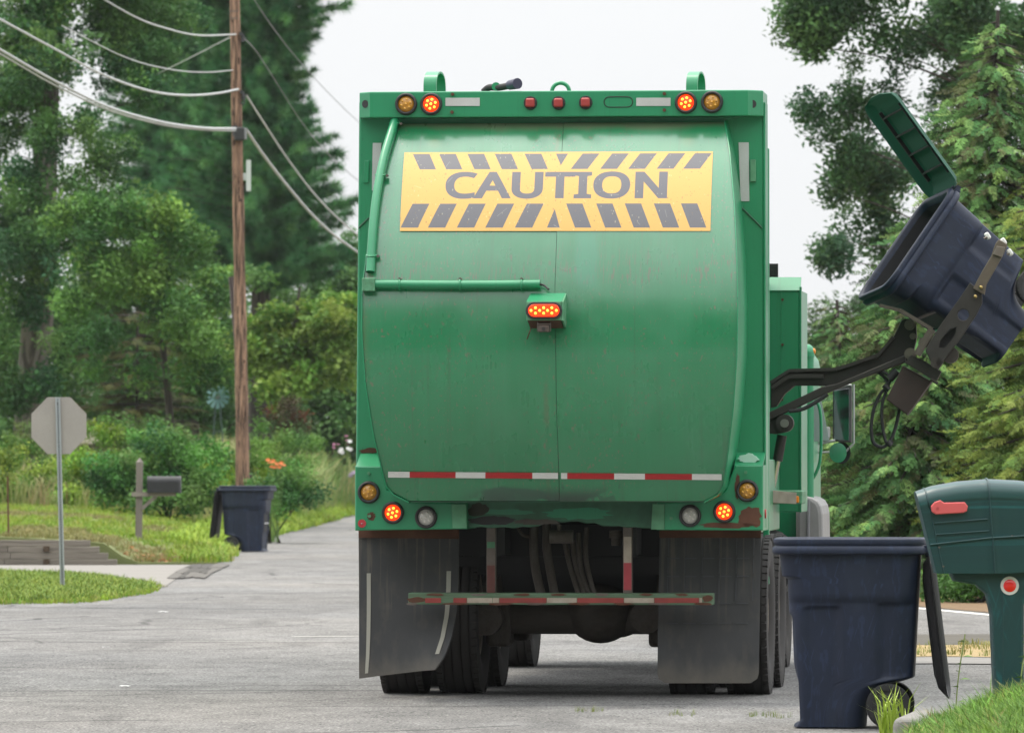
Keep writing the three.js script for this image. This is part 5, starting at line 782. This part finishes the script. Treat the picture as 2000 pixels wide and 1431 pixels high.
  part('arm_hose', tube([[760, 800], [820, 850], [845, 900], [790, 960], [740, 1080], [724, 1220], [745, 1310], [800, 1335], [850, 1300], [895, 1190], [922, 1060]].map(p => c3(...p, -4.15)), 0.012, 60, 8), rubber, arm);
  part('arm_hose', tube([[780, 790], [855, 850], [835, 920], [800, 1040], [802, 1180], [825, 1290], [852, 1325], [870, 1290]].map(p => c3(...p, -4.12)), 0.011, 50, 8), rubber, arm);
  part('hose_fitting', [rod(c3(812, 900, -4.1), c3(850, 935, -4.1), 0.02), rod(c3(850, 860, -4.12), c3(905, 800, -4.12), 0.03), rod(c3(840, 1295, -4.1), c3(862, 1325, -4.1), 0.018)], black, arm);
  part('arm_hose_run', [tube([c3(150, 1085, az + 0.1), c3(240, 1070, az + 0.1), c3(320, 1030, az + 0.1), c3(420, 965, az + 0.1)], 0.016, 20, 6)], rubber, arm);
}

// ---------------------------------------------------------------- wheeled bins: front towards -x, wheels and hinge towards +x
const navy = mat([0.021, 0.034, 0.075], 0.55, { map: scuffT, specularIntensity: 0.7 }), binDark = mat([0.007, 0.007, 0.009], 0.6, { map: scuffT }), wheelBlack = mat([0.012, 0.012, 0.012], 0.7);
const XF = [[0, 0], [0.62, -0.022], [0.86, -0.03], [0.875, -0.062], [1.0, -0.075], [1.1, -0.09]];
const XR = [[0, 0.41], [0.05, 0.412], [0.1, 0.42], [0.15, 0.437], [0.19, 0.462], [0.22, 0.495], [0.245, 0.535], [0.262, 0.58], [0.275, 0.65], [0.285, 0.69], [1.0, 0.726], [1.1, 0.735]];
const HW = [[0, 0.235], [0.28, 0.255], [0.72, 0.285], [0.76, 0.305], [1.0, 0.33], [1.1, 0.335]];
function ring(y, off = 0, emboss = true, r = 0.105) { // rounded rectangle at height y
  const x0 = table(XF, y) - off, x1 = table(XR, y) + off, h = table(HW, y) + off, pts = [], n = 26;
  const arc = (cx, cz, a0) => { for (let k = 0; k <= 5; k++) { const a = a0 + k / 5 * Math.PI / 2; pts.push([cx + Math.cos(a) * r, cz + Math.sin(a) * r]); } };
  arc(x1 - r, h - r, 0); for (let k = 1; k < n; k++) pts.push([mix(x1 - r, x0 + r, k / n), h]);
  arc(x0 + r, h - r, Math.PI / 2); for (let k = 1; k < 16; k++) pts.push([x0, mix(h - r, -h + r, k / 16)]);
  arc(x0 + r, -h + r, Math.PI); for (let k = 1; k < n; k++) pts.push([mix(x0 + r, x1 - r, k / n), -h]);
  arc(x1 - r, -h + r, 1.5 * Math.PI); for (let k = 1; k < 8; k++) pts.push([x1, mix(-h + r, h - r, k / 8)]);
  if (emboss) for (const p of pts) {
    const w = (a, b, c) => sst(a - 0.012, a + 0.012, c) * sst(b + 0.012, b - 0.012, c);
    const d = 0.02 * (w(0.075, 0.265, p[0]) * w(-0.1, 0.695, y) + w(0.5, 0.8, p[0]) * w(0.29, 0.715, y));
    if (Math.abs(p[1]) > h - 0.03) p[1] -= Math.sign(p[1]) * d;
    if (p[0] < x0 + 0.03) p[0] += 0.05 * w(0.03, 0.63, y) * sst(0.22, 0.2, Math.abs(p[1]));
  }
  return pts.map(p => V(p[0], y, p[1]));
}
function loft(rings, capA, capB) {
  const P = [], I = [], UV = [], n = rings[0].length;
  rings.forEach((r, j) => r.concat([r[0]]).forEach((p, i) => { P.push(p.x, p.y, p.z); UV.push(i / n * 3, p.y * 1.2); }));
  for (let j = 0; j + 1 < rings.length; j++) for (let i = 0; i < n; i++) { const a = j * (n + 1) + i, b = a + n + 1; I.push(a, b, a + 1, a + 1, b, b + 1); }
  const cap = (j, f) => { const c = rings[j].reduce((s, p) => s.add(p), V(0, 0, 0)).multiplyScalar(1 / n), k = P.length / 3; for (const p of [...rings[j], rings[j][0]]) { P.push(p.x, p.y, p.z); UV.push(p.x, p.z); } P.push(c.x, c.y, c.z); UV.push(c.x, c.z); for (let i = 0; i < n; i++) f ? I.push(k + i, k + i + 1, k + n + 1) : I.push(k + i + 1, k + i, k + n + 1); };
  if (capA) cap(0, true); if (capB) cap(rings.length - 1, false);
  const g = new THREE.BufferGeometry(); g.setAttribute('position', new THREE.Float32BufferAttribute(P, 3)); g.setAttribute('uv', new THREE.Float32BufferAttribute(UV, 2)); g.setIndex(I); g.computeVertexNormals(); return g;
}
const ys = (a, b, n) => Array.from({ length: n + 1 }, (_, k) => mix(a, b, k / n));
const binBody = loft([...ys(0.005, 0.29, 16), ...ys(0.3, 0.66, 12), ...ys(0.675, 0.74, 7), ...ys(0.76, 0.85, 4), ...ys(0.86, 0.885, 5), ...ys(0.91, 1.02, 4)].map(y => ring(y)), true, false);
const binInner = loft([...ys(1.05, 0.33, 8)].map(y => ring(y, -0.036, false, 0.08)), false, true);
const rimRings = [[1.0, 0.004], [1.0, 0.034], [1.012, 0.042], [1.04, 0.042], [1.05, 0.028], [1.056, 0.026], [1.06, 0.034], [1.085, 0.036], [1.094, 0.028], [1.094, 0.008], [1.08, -0.004], [1.04, -0.012]].map(([y, o]) => ring(1.0, o, false, 0.105 + o * 0.6).map(p => V(p.x, y, p.z)));
const binRim = loft(rimRings);
const lidSurface = (u, v) => { // u along the lid from the hinge, v across; dome towards +y
  const e = Math.min(u, 1 - u) * 0.86, s = Math.min(v, 1 - v) * 0.68, ed = Math.min(e, s); const q = Math.abs(2 * u - 1); return V(0.86 * u, -0.05 * sst(0, 0.09, ed) - 0.012 * sst(0.12, 0.15, ed) + 0.012, (v - 0.5) * 0.68 * Math.pow(Math.max(0.02, 1 - Math.pow(q, 14)), 0.34)); };
const binLid = sheet((u, v) => lidSurface(u, v), 24, 20, 0.006);
const lidRibs = merge([...[0.2, 0.36, 0.52, 0.68].map(x => box(0.01, 0.03, 0.46, x, -0.026, 0)), box(0.6, 0.03, 0.01, 0.43, -0.026, 0.22), box(0.6, 0.03, 0.01, 0.43, -0.026, -0.22)]);
const wheelG = (() => { const l = [new THREE.LatheGeometry([[0.09, -0.022], [0.115, -0.026], [0.128, -0.018], [0.13, 0], [0.128, 0.018], [0.115, 0.026], [0.09, 0.022]].map(p => new THREE.Vector2(...p)), 36).rotateX(Math.PI / 2)]; for (let k = 0; k < 30; k++) l.push(box(0.012, 0.006, 0.052, 0, 0.122, 0).rotateZ(k / 30 * 6.283)); return merge(l); })();
const hubG = (() => { const l = [cylZ(0.028, 0.028, 0.06, 0, 0, 0, 16), cylZ(0.093, 0.093, 0.02, 0, 0, 0, 30)]; for (let k = 0; k < 8; k++) l.push(box(0.008, 0.07, 0.03, 0, 0.058, 0).rotateZ(k / 8 * 6.283)); return merge(l); })();
function bin(label, pos, lidAngle, lidMat, hinge = [0.795, 1.03]) {
  const o = thing('wheeled_trash_bin', label, 'trash bin', pos, 'navy blue wheeled trash bins');
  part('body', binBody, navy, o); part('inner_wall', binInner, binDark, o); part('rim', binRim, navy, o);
  part('handle', [rod(V(0.795, 1.03, -0.24), V(0.795, 1.03, 0.24), 0.016), beam(V(0.74, 1.03, 0.24), V(0.81, 1.035, 0.24), 0.035, 0.03), beam(V(0.74, 1.03, -0.24), V(0.81, 1.035, -0.24), 0.035, 0.03), beam(V(0.74, 1.03, 0), V(0.81, 1.035, 0), 0.035, 0.03)], navy, o);
  for (const z of [0.262, -0.262]) { const w = part('wheel', wheelG, wheelBlack, o); w.position.set(0.553, 0.13, z); part('hub', hubG, mat([0.03, 0.03, 0.03], 0.6), w); }
  part('axle', rod(V(0.553, 0.13, -0.26), V(0.553, 0.13, 0.26), 0.011), steel, o);
  part('lift_bar', rod(V(0.015, 0.47, -0.19), V(0.015, 0.47, 0.19), 0.014), chrome, o);
  const lid = part('lid', binLid, lidMat, o); lid.position.set(hinge[0], hinge[1], 0); lid.rotation.z = lidAngle;
  part('lid_ribs', lidRibs, binDark, lid);
  part('hinge', [rbox(0.07, 0.03, 0.06, 0.008, 0, 0, 0.18), rbox(0.07, 0.03, 0.06, 0.008, 0, 0, -0.18)], navy, lid);
  return o;
}
{
  const D = 38.6;
  const near = bin('large navy blue trash bin standing open beside the green mailbox', V((1553 - CX) * D / F, 0.004, -D), -1.45, binDark, [0.775, 1.02]);
  near.rotation.y = -0.1;
  const d2 = 110.5, far = bin('distant navy blue trash bin at the foot of the utility pole', V((521 - CX) * d2 / F, 0.004, -d2), -1.45, binDark);
  far.rotation.y = Math.PI - 0.16;
  // the bin in the loader's grip, tipped over
  const d3 = 46.9, phi = 53.5 * Math.PI / 180, sc = 1.03;
  const lift = bin('navy blue trash bin tipped in mid air by the loader arm, lid open', V(), 1.29, mat([0.02, 0.12, 0.075], 0.95, { transmission: 0.5, thickness: 0, specularIntensity: 0.3 }));
  lift.scale.set(sc, 0.92, sc); lift.rotation.set(0, 0, phi); lift.rotation.order = 'YXZ'; lift.rotation.y = 0.25; lift.rotation.x = -0.11;
  lift.children.find(c => c.name === 'lid').scale.x = 1.08;
  const anchor = at(1775, 481, d3), mid = V(0.325 * sc, 1.05 * 0.92, 0).applyEuler(lift.rotation); lift.position.copy(anchor.sub(mid));
}

// ---------------------------------------------------------------- green plastic mailbox on its post
{
  const d = 36.7, s = d / F, o0 = at(1968, 1380, d); o0.y = bankH(o0.x, d) - 0.05;
  const o = thing('plastic_mailbox', 'dark green plastic mailbox with red flag on a matching post', 'mailbox', o0);
  const L = (px, py, z = 0) => at(px, py, d).sub(o0).add(V(0, 0, z)), l2 = (px, py) => { const p = L(px, py); return [p.x, p.y]; };
  const teal = mat([0.008, 0.08, 0.085], 0.42, { map: rep(scuffT, 0.7, 0.7), clearcoat: 0.15, clearcoatRoughness: 0.4 });
  const top = [[1787, 960], [1820, 949], [1870, 940], [1930, 935], [1990, 938], [2060, 948], [2110, 962]], bot = [[1787, 961], [1793, 980], [1812, 1060], [1824, 1112], [1832, 1119], [1900, 1124], [1960, 1119], [2060, 1108], [2110, 1100]];
  const x0 = 1787, x1 = 2108, rings = [];
  for (let k = 0; k <= 34; k++) {
    const t = k / 34, px = mix(x0, x1, t), yt = table(top, px), groove = Math.abs(px - 1926) < 5 ? 0.006 : 0;
    // each section: rounded top, slightly tapered sides; the front end slants back towards the bottom
    const sec = [], n = 14, hw = 0.15 + groove;
    for (let j = 0; j <= n; j++) { const q = j / n, a = Math.PI * q; const yy = q < 0.5 ? 1 : 1; sec.push([Math.cos(a), Math.sin(a)]); }
    const ring = [];
    for (const y of [1, 0.8, 0.6, 0.4, 0.2]) ring.push([hw * mix(0.9, 1, 1 - y), y]);
    for (const c of sec) ring.push([hw * Math.sign(c[0]) * Math.pow(Math.abs(c[0]), 0.55), -0.0 - 0.33 * Math.pow(c[1], 0.8) * 0 + (1 - Math.pow(c[1], 0.75)) * 0.2]);
    for (const y of [0.2, 0.4, 0.6, 0.8, 1]) ring.push([-hw * mix(0.9, 1, 1 - y), y]);
    rings.push(ring.map(([z, y]) => { const py = mix(yt, 1120, y), slant = (1 - t) * (py - 960) / 160 * 40; const p = L(px + slant * Math.pow(1 - t, 1.0), mix(yt, 1119 + (px > 1960 ? -0.08 * (px - 1960) : 0), y)); return V(p.x, p.y, z); }));
  }
  part('box', loft(rings, true, true), teal, o);
  part('box_seam', [new THREE.TubeGeometry(new THREE.CatmullRomCurve3(rings[15].map(p => p.clone().add(V(0, 0.002, Math.sign(p.z) * 0.003)))), 60, 0.005, 6)], teal, o);
  part('ridge', [rod(L(1815, 1063, 0.148), L(1930, 1050, 0.148), 0.006), rod(L(1930, 1050, 0.148), L(2050, 1043, 0.146), 0.006)], teal, o);
  part('side_rib', [rod(L(1823, 1021, 0.15), L(1926, 1013, 0.15), 0.004), rod(L(1826, 1043, 0.15), L(1928, 1036, 0.15), 0.004)], teal, o);
  for (const [px, py] of [[1832, 1068], [1974, 1046], [1840, 1105]]) part('screw', cylZ(0.006, 0.006, 0.01, ...L(px, py, 0.147).toArray(), 8), steel, o);
  part('door_lip', tube(rings[2].map(p => p.clone().add(V(0, 0.001, Math.sign(p.z) * 0.002))), 0.004, 50, 5), teal, o);
  const flag = part('flag', plate([[1815, 988], [1822, 980], [1833, 976], [1841, 981], [1881, 980], [1887, 988], [1885, 998], [1878, 1001], [1825, 1004], [1817, 999]].map(p => l2(...p)), 0.156, 0.176, 0.006), mat([0.55, 0.09, 0.09], 0.5), o); tag(flag, 'faded red flag lying flat on the side');
  part('flag_pivot', cylZ(0.008, 0.008, 0.02, ...L(1828, 992, 0.17).toArray(), 10), mat([0.4, 0.06, 0.06], 0.5), o);
  part('post', plate([[1850, 1112], [2075, 1104], [2060, 1128], [2010, 1150], [2000, 1180], [1999, 1400], [1944, 1400], [1938, 1300], [1934, 1200], [1925, 1160], [1905, 1142], [1862, 1134]].map(p => l2(...p)), -0.07, 0.07, 0.016), teal, o);
  part('post_groove', rod(L(1957, 1150, 0.07), L(1958, 1385, 0.07), 0.004), teal, o);
  const r = L(1971, 1143, 0.072); const rf = part('reflector', cylZ(18 * s, 18 * s, 0.012, r.x, r.y, r.z, 28), mat([0.6, 0.58, 0.55], 0.4), o); tag(rf, 'round red reflector in a white ring');
  part('reflector_lens', new THREE.SphereGeometry(0.05, 24, 8, 0, 6.3, 0, 0.78).scale(1, 0.5, 1).rotateX(Math.PI / 2).translate(r.x, r.y, r.z - 0.01), mat([0.75, 0.02, 0.015], 0.25, { clearcoat: 0.5 }), rf);
}
{ // granite kerb stone at the corner of the bank
  const p = at(1792, 1415, 36.8), g = rbox(0.16, 0.18, 1.3, 0.05); const a = g.attributes.position; for (let i = 0; i < a.count; i++) { const x = a.getX(i), y = a.getY(i), z = a.getZ(i), k = 0.02 * (noise3(x * 14, y * 14, z * 9) - 0.5); a.setXYZ(i, x + k, y + k, z + k); } g.computeVertexNormals();
  g.rotateY(-0.15); const o = structure('kerb_stone', g, mat([0.22, 0.215, 0.21], 0.9, { map: rep(concreteT, 2, 2) }), 'rounded granite kerb stone at the corner of the grass bank'); o.position.set(p.x, 0.06, -36.8);
}

// ---------------------------------------------------------------- stop sign seen from behind
{
  const d = 77.8, s = d / F, o0 = gnd(121, 1155), o = thing('stop_sign', 'octagonal stop sign seen from its bare grey back on a galvanised post', 'street sign', V(o0.x, 0, -d));
  const L = (px, py, z = 0) => at(px, py, d).sub(o.position).add(V(0, 0, z));
  const oct = []; for (let k = 0; k < 8; k++) { const a = (k + 0.5) / 8 * 6.2832, c = L(114, 831); oct.push([c.x + Math.cos(a) * 58.3 * s, c.y + Math.sin(a) * 60 * s]); }
  part('sign_plate', plate(oct, -0.02, -0.014, 0.001), mat([0.36, 0.34, 0.32], 0.5, { metalness: 0.35, map: rep(concreteT, 0.3, 0.3) }), o);
  part('sign_face', plate(oct.map(p => p), -0.025, -0.0205, 0.001), mat([0.5, 0.03, 0.03], 0.5), o);
  const galv = mat([0.4, 0.44, 0.47], 0.45, { metalness: 0.55, map: rep(concreteT, 0.3, 2) });
  const a = L(112, 776), b = L(122, 1165), post = [beam(a, b, 0.03, 0.012), beam(a.clone().add(V(-0.02, 0, 0.015)), b.clone().add(V(-0.02, 0, 0.015)), 0.014, 0.03), beam(a.clone().add(V(0.02, 0, 0.015)), b.clone().add(V(0.02, 0, 0.015)), 0.014, 0.03)];
  part('post', post, galv, o);
  const holes = []; for (let k = 1; k < 80; k++) { const p = a.clone().lerp(b, k / 80); holes.push(new THREE.CircleGeometry(0.006, 8).translate(p.x, p.y, p.z + 0.0075)); } part('post_holes', holes, black, o).userData.kind = 'stuff';
  for (const t of [0.03, 0.24]) { const p = a.clone().lerp(b, t); part('bolt', cylZ(0.008, 0.008, 0.02, p.x, p.y, p.z + 0.012, 8), chrome, o); }
}
// ---------------------------------------------------------------- timber retaining wall, stake
{
  const d = 96.8, s = d / F, o0 = gnd(110, 1104), o = thing('retaining_wall', 'low stepped retaining wall of weathered grey timbers at the driveway', 'retaining wall', V(o0.x, 0, -d));
  const wm = [mat([0.22, 0.2, 0.17], 0.9, { map: rep(timberT, 1, 1) }), mat([0.19, 0.17, 0.145], 0.9, { map: rep(timberT, 1.3, 1) }), mat([0.26, 0.235, 0.2], 0.9, { map: rep(timberT, 0.8, 1) })];
  reseed(17);
  [[228, 1104, 1092.5], [210, 1092.5, 1080], [193, 1080, 1067.5], [175, 1067.5, 1055]].forEach(([xr, yb, yt], r) => {
    const h = (yb - yt) * s, y = (1104 - (yb + yt) / 2) * s, xe = (xr - CX) * s - o.position.x; let x = xe;
    while (x > -8) { const len = x === xe ? R(1.3, 1.8) : R(2.2, 2.8), g = rbox(h * 0.97, len - 0.006, 0.14, 0.008); const uv = g.attributes.uv, ps = g.attributes.position; for (let i = 0; i < uv.count; i++) uv.setXY(i, ps.getX(i) * 3 + r * 0.3, ps.getY(i) * 0.5); g.rotateZ(Math.PI / 2); const t = part('timber', g, wm[(rnd() * 3) | 0], o); t.position.set(x - len / 2, y, R(-0.012, 0.012) - 0.02 * r - 0.07); x -= len; }
  });
  for (const [px, py] of [[90, 1072], [90, 1098]]) part('timber_end', rbox(0.09, 0.08, 0.06, 0.006, (px - CX) * s - o.position.x, (1104 - py) * s, 0.0), mat([0.09, 0.06, 0.035], 0.95, { map: woodT }), o);
  const k = at(14, 1060, 98), st = thing('metal_stake', 'thin rusty metal stake standing behind the timber wall at the left edge', 'stake', V(k.x, 0.25, -98.2));
  part('rod', rod(V(0, 0, 0), at(14, 930, 98.2).sub(st.position), 0.016, 0.014, 6), rust, st); part('cross_wire', rod(at(-10, 1003, 98.2).sub(st.position), at(22, 999, 98.2).sub(st.position), 0.005), rust, st);
  reseed(19); const it = []; for (let q = 0; q < 130; q++) { const x = -5.6 + R(-0.15, 0.75), dd = 97.6 + R(-0.2, 2.2); it.push({ p: V(x, lawnH(x, dd) + R(0.0, 0.04), -dd), r: [R(-0.6, 0.6), R(0, 6), R(-0.6, 0.6)], s: R(0.5, 1.1), c: tint([[0.35, 0.17, 0.07], [0.42, 0.25, 0.12], [0.25, 0.12, 0.06]]) }); }
  tag(instances('fallen_leaves', leafClump(2, 0.04, 0.09, 0.06, 91), LEAF, it), 'scatter of dry brown leaves at the end of the timber wall', 'leaves');
}
// ---------------------------------------------------------------- black mailbox on a wooden post
{
  const d = 103, s = d / F, b = at(271, 1078, d), o = thing('post_mailbox', 'black metal mailbox on a weathered wooden post with diagonal brace', 'mailbox', V(b.x, lawnH(b.x, d) - 0.05, -d));
  const L = (px, py, z = 0) => at(px, py, d).sub(o.position).add(V(0, 0, z)), grey = mat([0.22, 0.2, 0.18], 0.9, { map: timberT });
  const p0 = L(270, 1082), p1 = L(272, 902), hw = 6.4 * s; part('post', [beam(p0, p1, hw * 2, hw * 2), new THREE.ConeGeometry(hw * 1.4, 9 * s, 4).rotateY(Math.PI / 4).translate(p1.x, p1.y + 4.5 * s, 0)], grey, o);
  const a = L(257, 965, hw + 0.02), c = L(343, 964, hw + 0.02); part('arm', beam(a, c, 9 * s, 0.05), mat([0.27, 0.245, 0.22], 0.9, { map: timberT }), o);
  part('brace', beam(L(277, 993, hw), L(305, 968, hw), 7 * s, 0.05), grey, o);
  const m = L(319, 946), w = 62 * s, h = 31 * s, sh = new THREE.Shape(); const r = 0.085; sh.moveTo(-r, -h / 2); sh.lineTo(r, -h / 2); sh.lineTo(r, h / 2 - r); sh.absarc(0, h / 2 - r, r, 0, Math.PI); sh.lineTo(-r, -h / 2);
  const bx = part('box', new THREE.ExtrudeGeometry(sh, { depth: w, bevelEnabled: true, bevelSize: 0.006, bevelThickness: 0.006 }).rotateY(Math.PI / 2).translate(m.x - w / 2, m.y, 0.06), mat([0.022, 0.024, 0.028], 0.55, { map: scuffT }), o);
  part('door', new THREE.ExtrudeGeometry(sh, { depth: 0.02, bevelEnabled: true, bevelSize: 0.012, bevelThickness: 0.004 }).rotateY(Math.PI / 2).translate(m.x + w / 2 + 0.004, m.y, 0.06), mat([0.04, 0.042, 0.046], 0.5), bx);
  void c;
}
// ---------------------------------------------------------------- utility pole with its fittings, second pole, cables
const PD = 128;
{
  const b = at(475.5, 1046, PD); b.y = lawnH(b.x, PD) - 0.1; const o = thing('utility_pole', 'tall brown wooden utility pole carrying cables beside the road', 'utility pole', b);
  const L = (px, py, z = 0) => at(px, py, PD).sub(b).add(V(0, 0, z)), pm = mat([0.34, 0.21, 0.14], 0.92, { map: rep(woodT, 2, 5), bumpMap: rep(woodT, 2, 5), bumpScale: 0.02 });
  part('pole', trunkGeo([L(475.5, 1060), L(470, 700), L(463, 300), L(457, -80)], 0.135, 0.092, 40, 16), pm, o);
  reseed(23); const scars = []; for (let k = 0; k < 34; k++) { const t = R(0.12, 0.98), py = mix(1000, 10, t), px = table([[-80, 457], [300, 463], [700, 470], [1060, 475.5]], py) + R(-7, 7); scars.push(rbox(R(0.015, 0.035), R(0.05, 0.16), 0.02, 0.006, ...L(px, py, 0.115 - 0.03 * t).toArray())); } part('wood_scars', scars, mat([0.05, 0.028, 0.018], 0.95), o).userData.kind = 'stuff';
  const g = mat([0.45, 0.5, 0.46], 0.5), bl = mat([0.02, 0.022, 0.022], 0.5);
  part('splice_box', [rbox(0.2, 0.26, 0.16, 0.03, ...L(468, 262, 0.14).toArray()), cylY(0.05, 0.05, 0.2, ...L(459, 256, 0.12).toArray())], bl, o); part('splice_cover', rbox(0.1, 0.22, 0.08, 0.02, ...L(477, 262, 0.16).toArray()), mat([0.22, 0.23, 0.23], 0.5), o);
  part('conduit_guard', rbox(0.09, 0.6, 0.07, 0.01, ...L(485, 343, 0.02).toArray()), g, o); part('guard_bracket', rbox(0.1, 0.14, 0.05, 0.01, ...L(478, 345, 0).toArray()), g, o);
  for (const [px, py] of [[471, 67], [472, 180]]) part('insulator', [cylZ(0.04, 0.04, 0.1, ...L(px, py, 0.08).toArray(), 12), cylY(0.03, 0.045, 0.13, ...L(px + 3, py + 8, 0.06).toArray(), 12)], bl, o);
  for (const py of [22, 36]) part('band', cylY(0.102, 0.102, 0.02, ...L(457.5, py).toArray(), 18), steel, o);
  part('drop_loop', tube([L(470, 178, 0.1), L(477, 195, 0.1), L(474, 206, 0.1), L(470, 198, 0.1)], 0.014, 16, 6), bl, o);
  const q = at(491, 905, 136), st = thing('leaning_pole', 'dark leaning stub pole half hidden behind the utility pole', 'utility pole', V(q.x, lawnH(q.x, 136) - 0.05, -136));
  part('pole', rod(at(494, 985, 136).sub(st.position).setY(0), at(452, 540, 136).sub(st.position), 0.075, 0.07, 12), mat([0.1, 0.08, 0.08], 0.95, { map: woodT }), st);
}
{ // cables: photo points with their distances
  const pale = mat([0.46, 0.48, 0.48], 0.5), thin = mat([0.2, 0.21, 0.22], 0.6);
  const cable = (label, pts, r, m = pale) => solo('utility_cable', tube(pts.map(p => at(...p)), r * 0.78, 60, 6), m, label, 'cable', 'cables on the utility pole');
  cable('thick pale lower cable sagging from the left edge to the splice box', [[-260, -60, 82], [0, 97, 96], [110, 160, 102], [210, 208, 108], [310, 237, 114], [400, 250, 122], [462, 251, 128]], 0.03);
  cable('thin companion cable running just under the thick lower cable on the left', [[-260, -48, 82.3], [0, 105, 96.3], [110, 168, 102.3], [210, 214, 108.3], [310, 242, 114.3], [400, 253.5, 122.3], [462, 255, 128]], 0.02);
  cable('pale middle cable sagging from the left edge to the upper insulator', [[-260, -100, 82], [0, 38, 96], [100, 92, 102], [200, 145, 108], [290, 177, 114], [370, 186, 121], [425, 182, 125], [466, 174, 128]], 0.026);
  cable('twisted bright top cable left of the pole', [[60, -90, 104], [180, -15, 110], [270, 36, 115], [330, 57, 119], [390, 69, 124], [462, 67, 128]], 0.02);
  cable('short thin cable meeting the left side of the pole above the middle cable', [[120, 50, 108], [240, 110, 113], [330, 135, 119], [400, 141, 124], [456, 137, 128]], 0.013);
  cable('fine slanting wire rising to the top insulator from the left', [[300, 148, 150], [380, 108, 138], [462, 66, 128.1]], 0.013);
  cable('thick pale cable dropping from the splice box to behind the truck', [[480, 252, 128], [510, 297, 133], [560, 362, 143], [620, 430, 158], [695, 490, 182], [780, 540, 220]], 0.042);
  cable('slim pale cable dropping from the upper insulator to behind the truck', [[480, 185, 128], [510, 232, 133], [560, 308, 143], [620, 386, 158], [695, 456, 182], [780, 512, 220]], 0.027);
  cable('dark fine wire crossing the pine from the top insulator down to the right', [[474, 72, 128], [500, 100, 134], [545, 170, 145], [590, 240, 160], [640, 300, 178], [720, 370, 215]], 0.013, thin);
  cable('dark fine wire entering from the top edge right of the pole', [[490, -10, 128], [520, 36, 134], [560, 90, 143], [640, 180, 168], [720, 255, 200], [820, 330, 240]], 0.011, thin);
}
// ---------------------------------------------------------------- glimpses behind the shrubs, litter
{
  const d = 208, s = d / F, b = at(240, 940, d), o = thing('house', 'cream sided house glimpsed through the trees behind the stop sign', 'house', V(b.x, 0.9, -d));
  const L = (px, py) => at(px, py, d).sub(o.position), l2 = (px, py) => { const p = L(px, py); return [p.x, p.y]; };
  part('wall', plate([[150, 700], [310, 700], [310, 935], [150, 935]].map(p => l2(...p)), -5, 0, 0.01), mat([0.62, 0.54, 0.48], 0.8), o);
  part('roof', new THREE.ExtrudeGeometry(new THREE.Shape([[-2.9, 0], [0.3, 0], [-1.3 - 1.4, 1.3]].map(p => new THREE.Vector2(p[0], p[1]))), { depth: 2.9, bevelEnabled: false }).rotateY(Math.PI / 2).translate(L(148, 700).x, L(148, 700).y, 0), mat([0.1, 0.09, 0.085], 0.9), o);
  for (const px of [185, 262]) { const w = part('window', plate([l2(px - 16, 770), l2(px + 16, 770), l2(px + 16, 820), l2(px - 16, 820)], 0.001, 0.05, 0.006), mat([0.7, 0.7, 0.68], 0.6), o); part('pane', plate([l2(px - 13, 773), l2(px + 13, 773), l2(px + 13, 817), l2(px - 13, 817)], 0.051, 0.056, 0.001), mat([0.05, 0.06, 0.07], 0.1), w); }
  void s;
}
{
  const d = 170, c0 = at(425, 775, d), o = thing('garden_windmill', 'small teal garden windmill half hidden left of the utility pole', 'garden windmill', V(c0.x, lawnH(c0.x, d), -d)), c = c0.sub(o.position), teal = mat([0.09, 0.19, 0.18], 0.7);
  for (let k = 0; k < 12; k++) { const a = k / 12 * 6.283, g = plate([[0.07, -0.02], [0.3, -0.055], [0.3, 0.055], [0.07, 0.02]], -0.004, 0.004, 0.001); g.rotateX(0.35).rotateZ(a).translate(c.x, c.y, 0.1); part('blade', g, teal, o); }
  part('hub', cylZ(0.05, 0.05, 0.08, c.x, c.y, 0.1, 14), mat([0.05, 0.07, 0.06], 0.6), o);
  const tm = mat([0.03, 0.06, 0.05], 0.7); for (const [x, z] of [[-0.22, -0.2], [0.22, -0.2], [-0.22, 0.2], [0.22, 0.2]]) part('tower_leg', rod(V(c.x + x, 0, z), V(c.x + x * 0.15, c.y, z * 0.15), 0.014), tm, o);
  for (const t of [0.3, 0.6]) part('tower_brace', [rod(V(c.x - 0.22 * (1 - t), c.y * t, 0.2 * (1 - t)), V(c.x + 0.22 * (1 - t), c.y * t, 0.2 * (1 - t)), 0.01)], tm, o);
}
for (const [px, py, w, l] of [[318, 1197, 0.05, 'small white paper scrap on the asphalt right of the stop sign'], [206, 1266, 0.026, 'tiny white paper scrap on the empty road at left'], [243, 1343, 0.032, 'white paper scrap on the road at lower left']]) {
  const p = gnd(px, py); reseed(px); const g = sheet((u, v) => V((u - 0.5) * w, 0.012 + 0.03 * w * 8 * noise3(u * 3 + px, v * 3, 1) * 0.5, (v - 0.5) * w * 2.4), 6, 6, 0.001); const o = solo('paper_scrap', g, mat([0.75, 0.75, 0.74], 0.9), l, 'litter', 'paper scraps on the road'); o.position.copy(p); o.rotation.y = px;
}
// thin summer haze
scene.fog = new THREE.FogExp2(0xf2f6f8, 0.00009);
renderer.render(scene, camera);
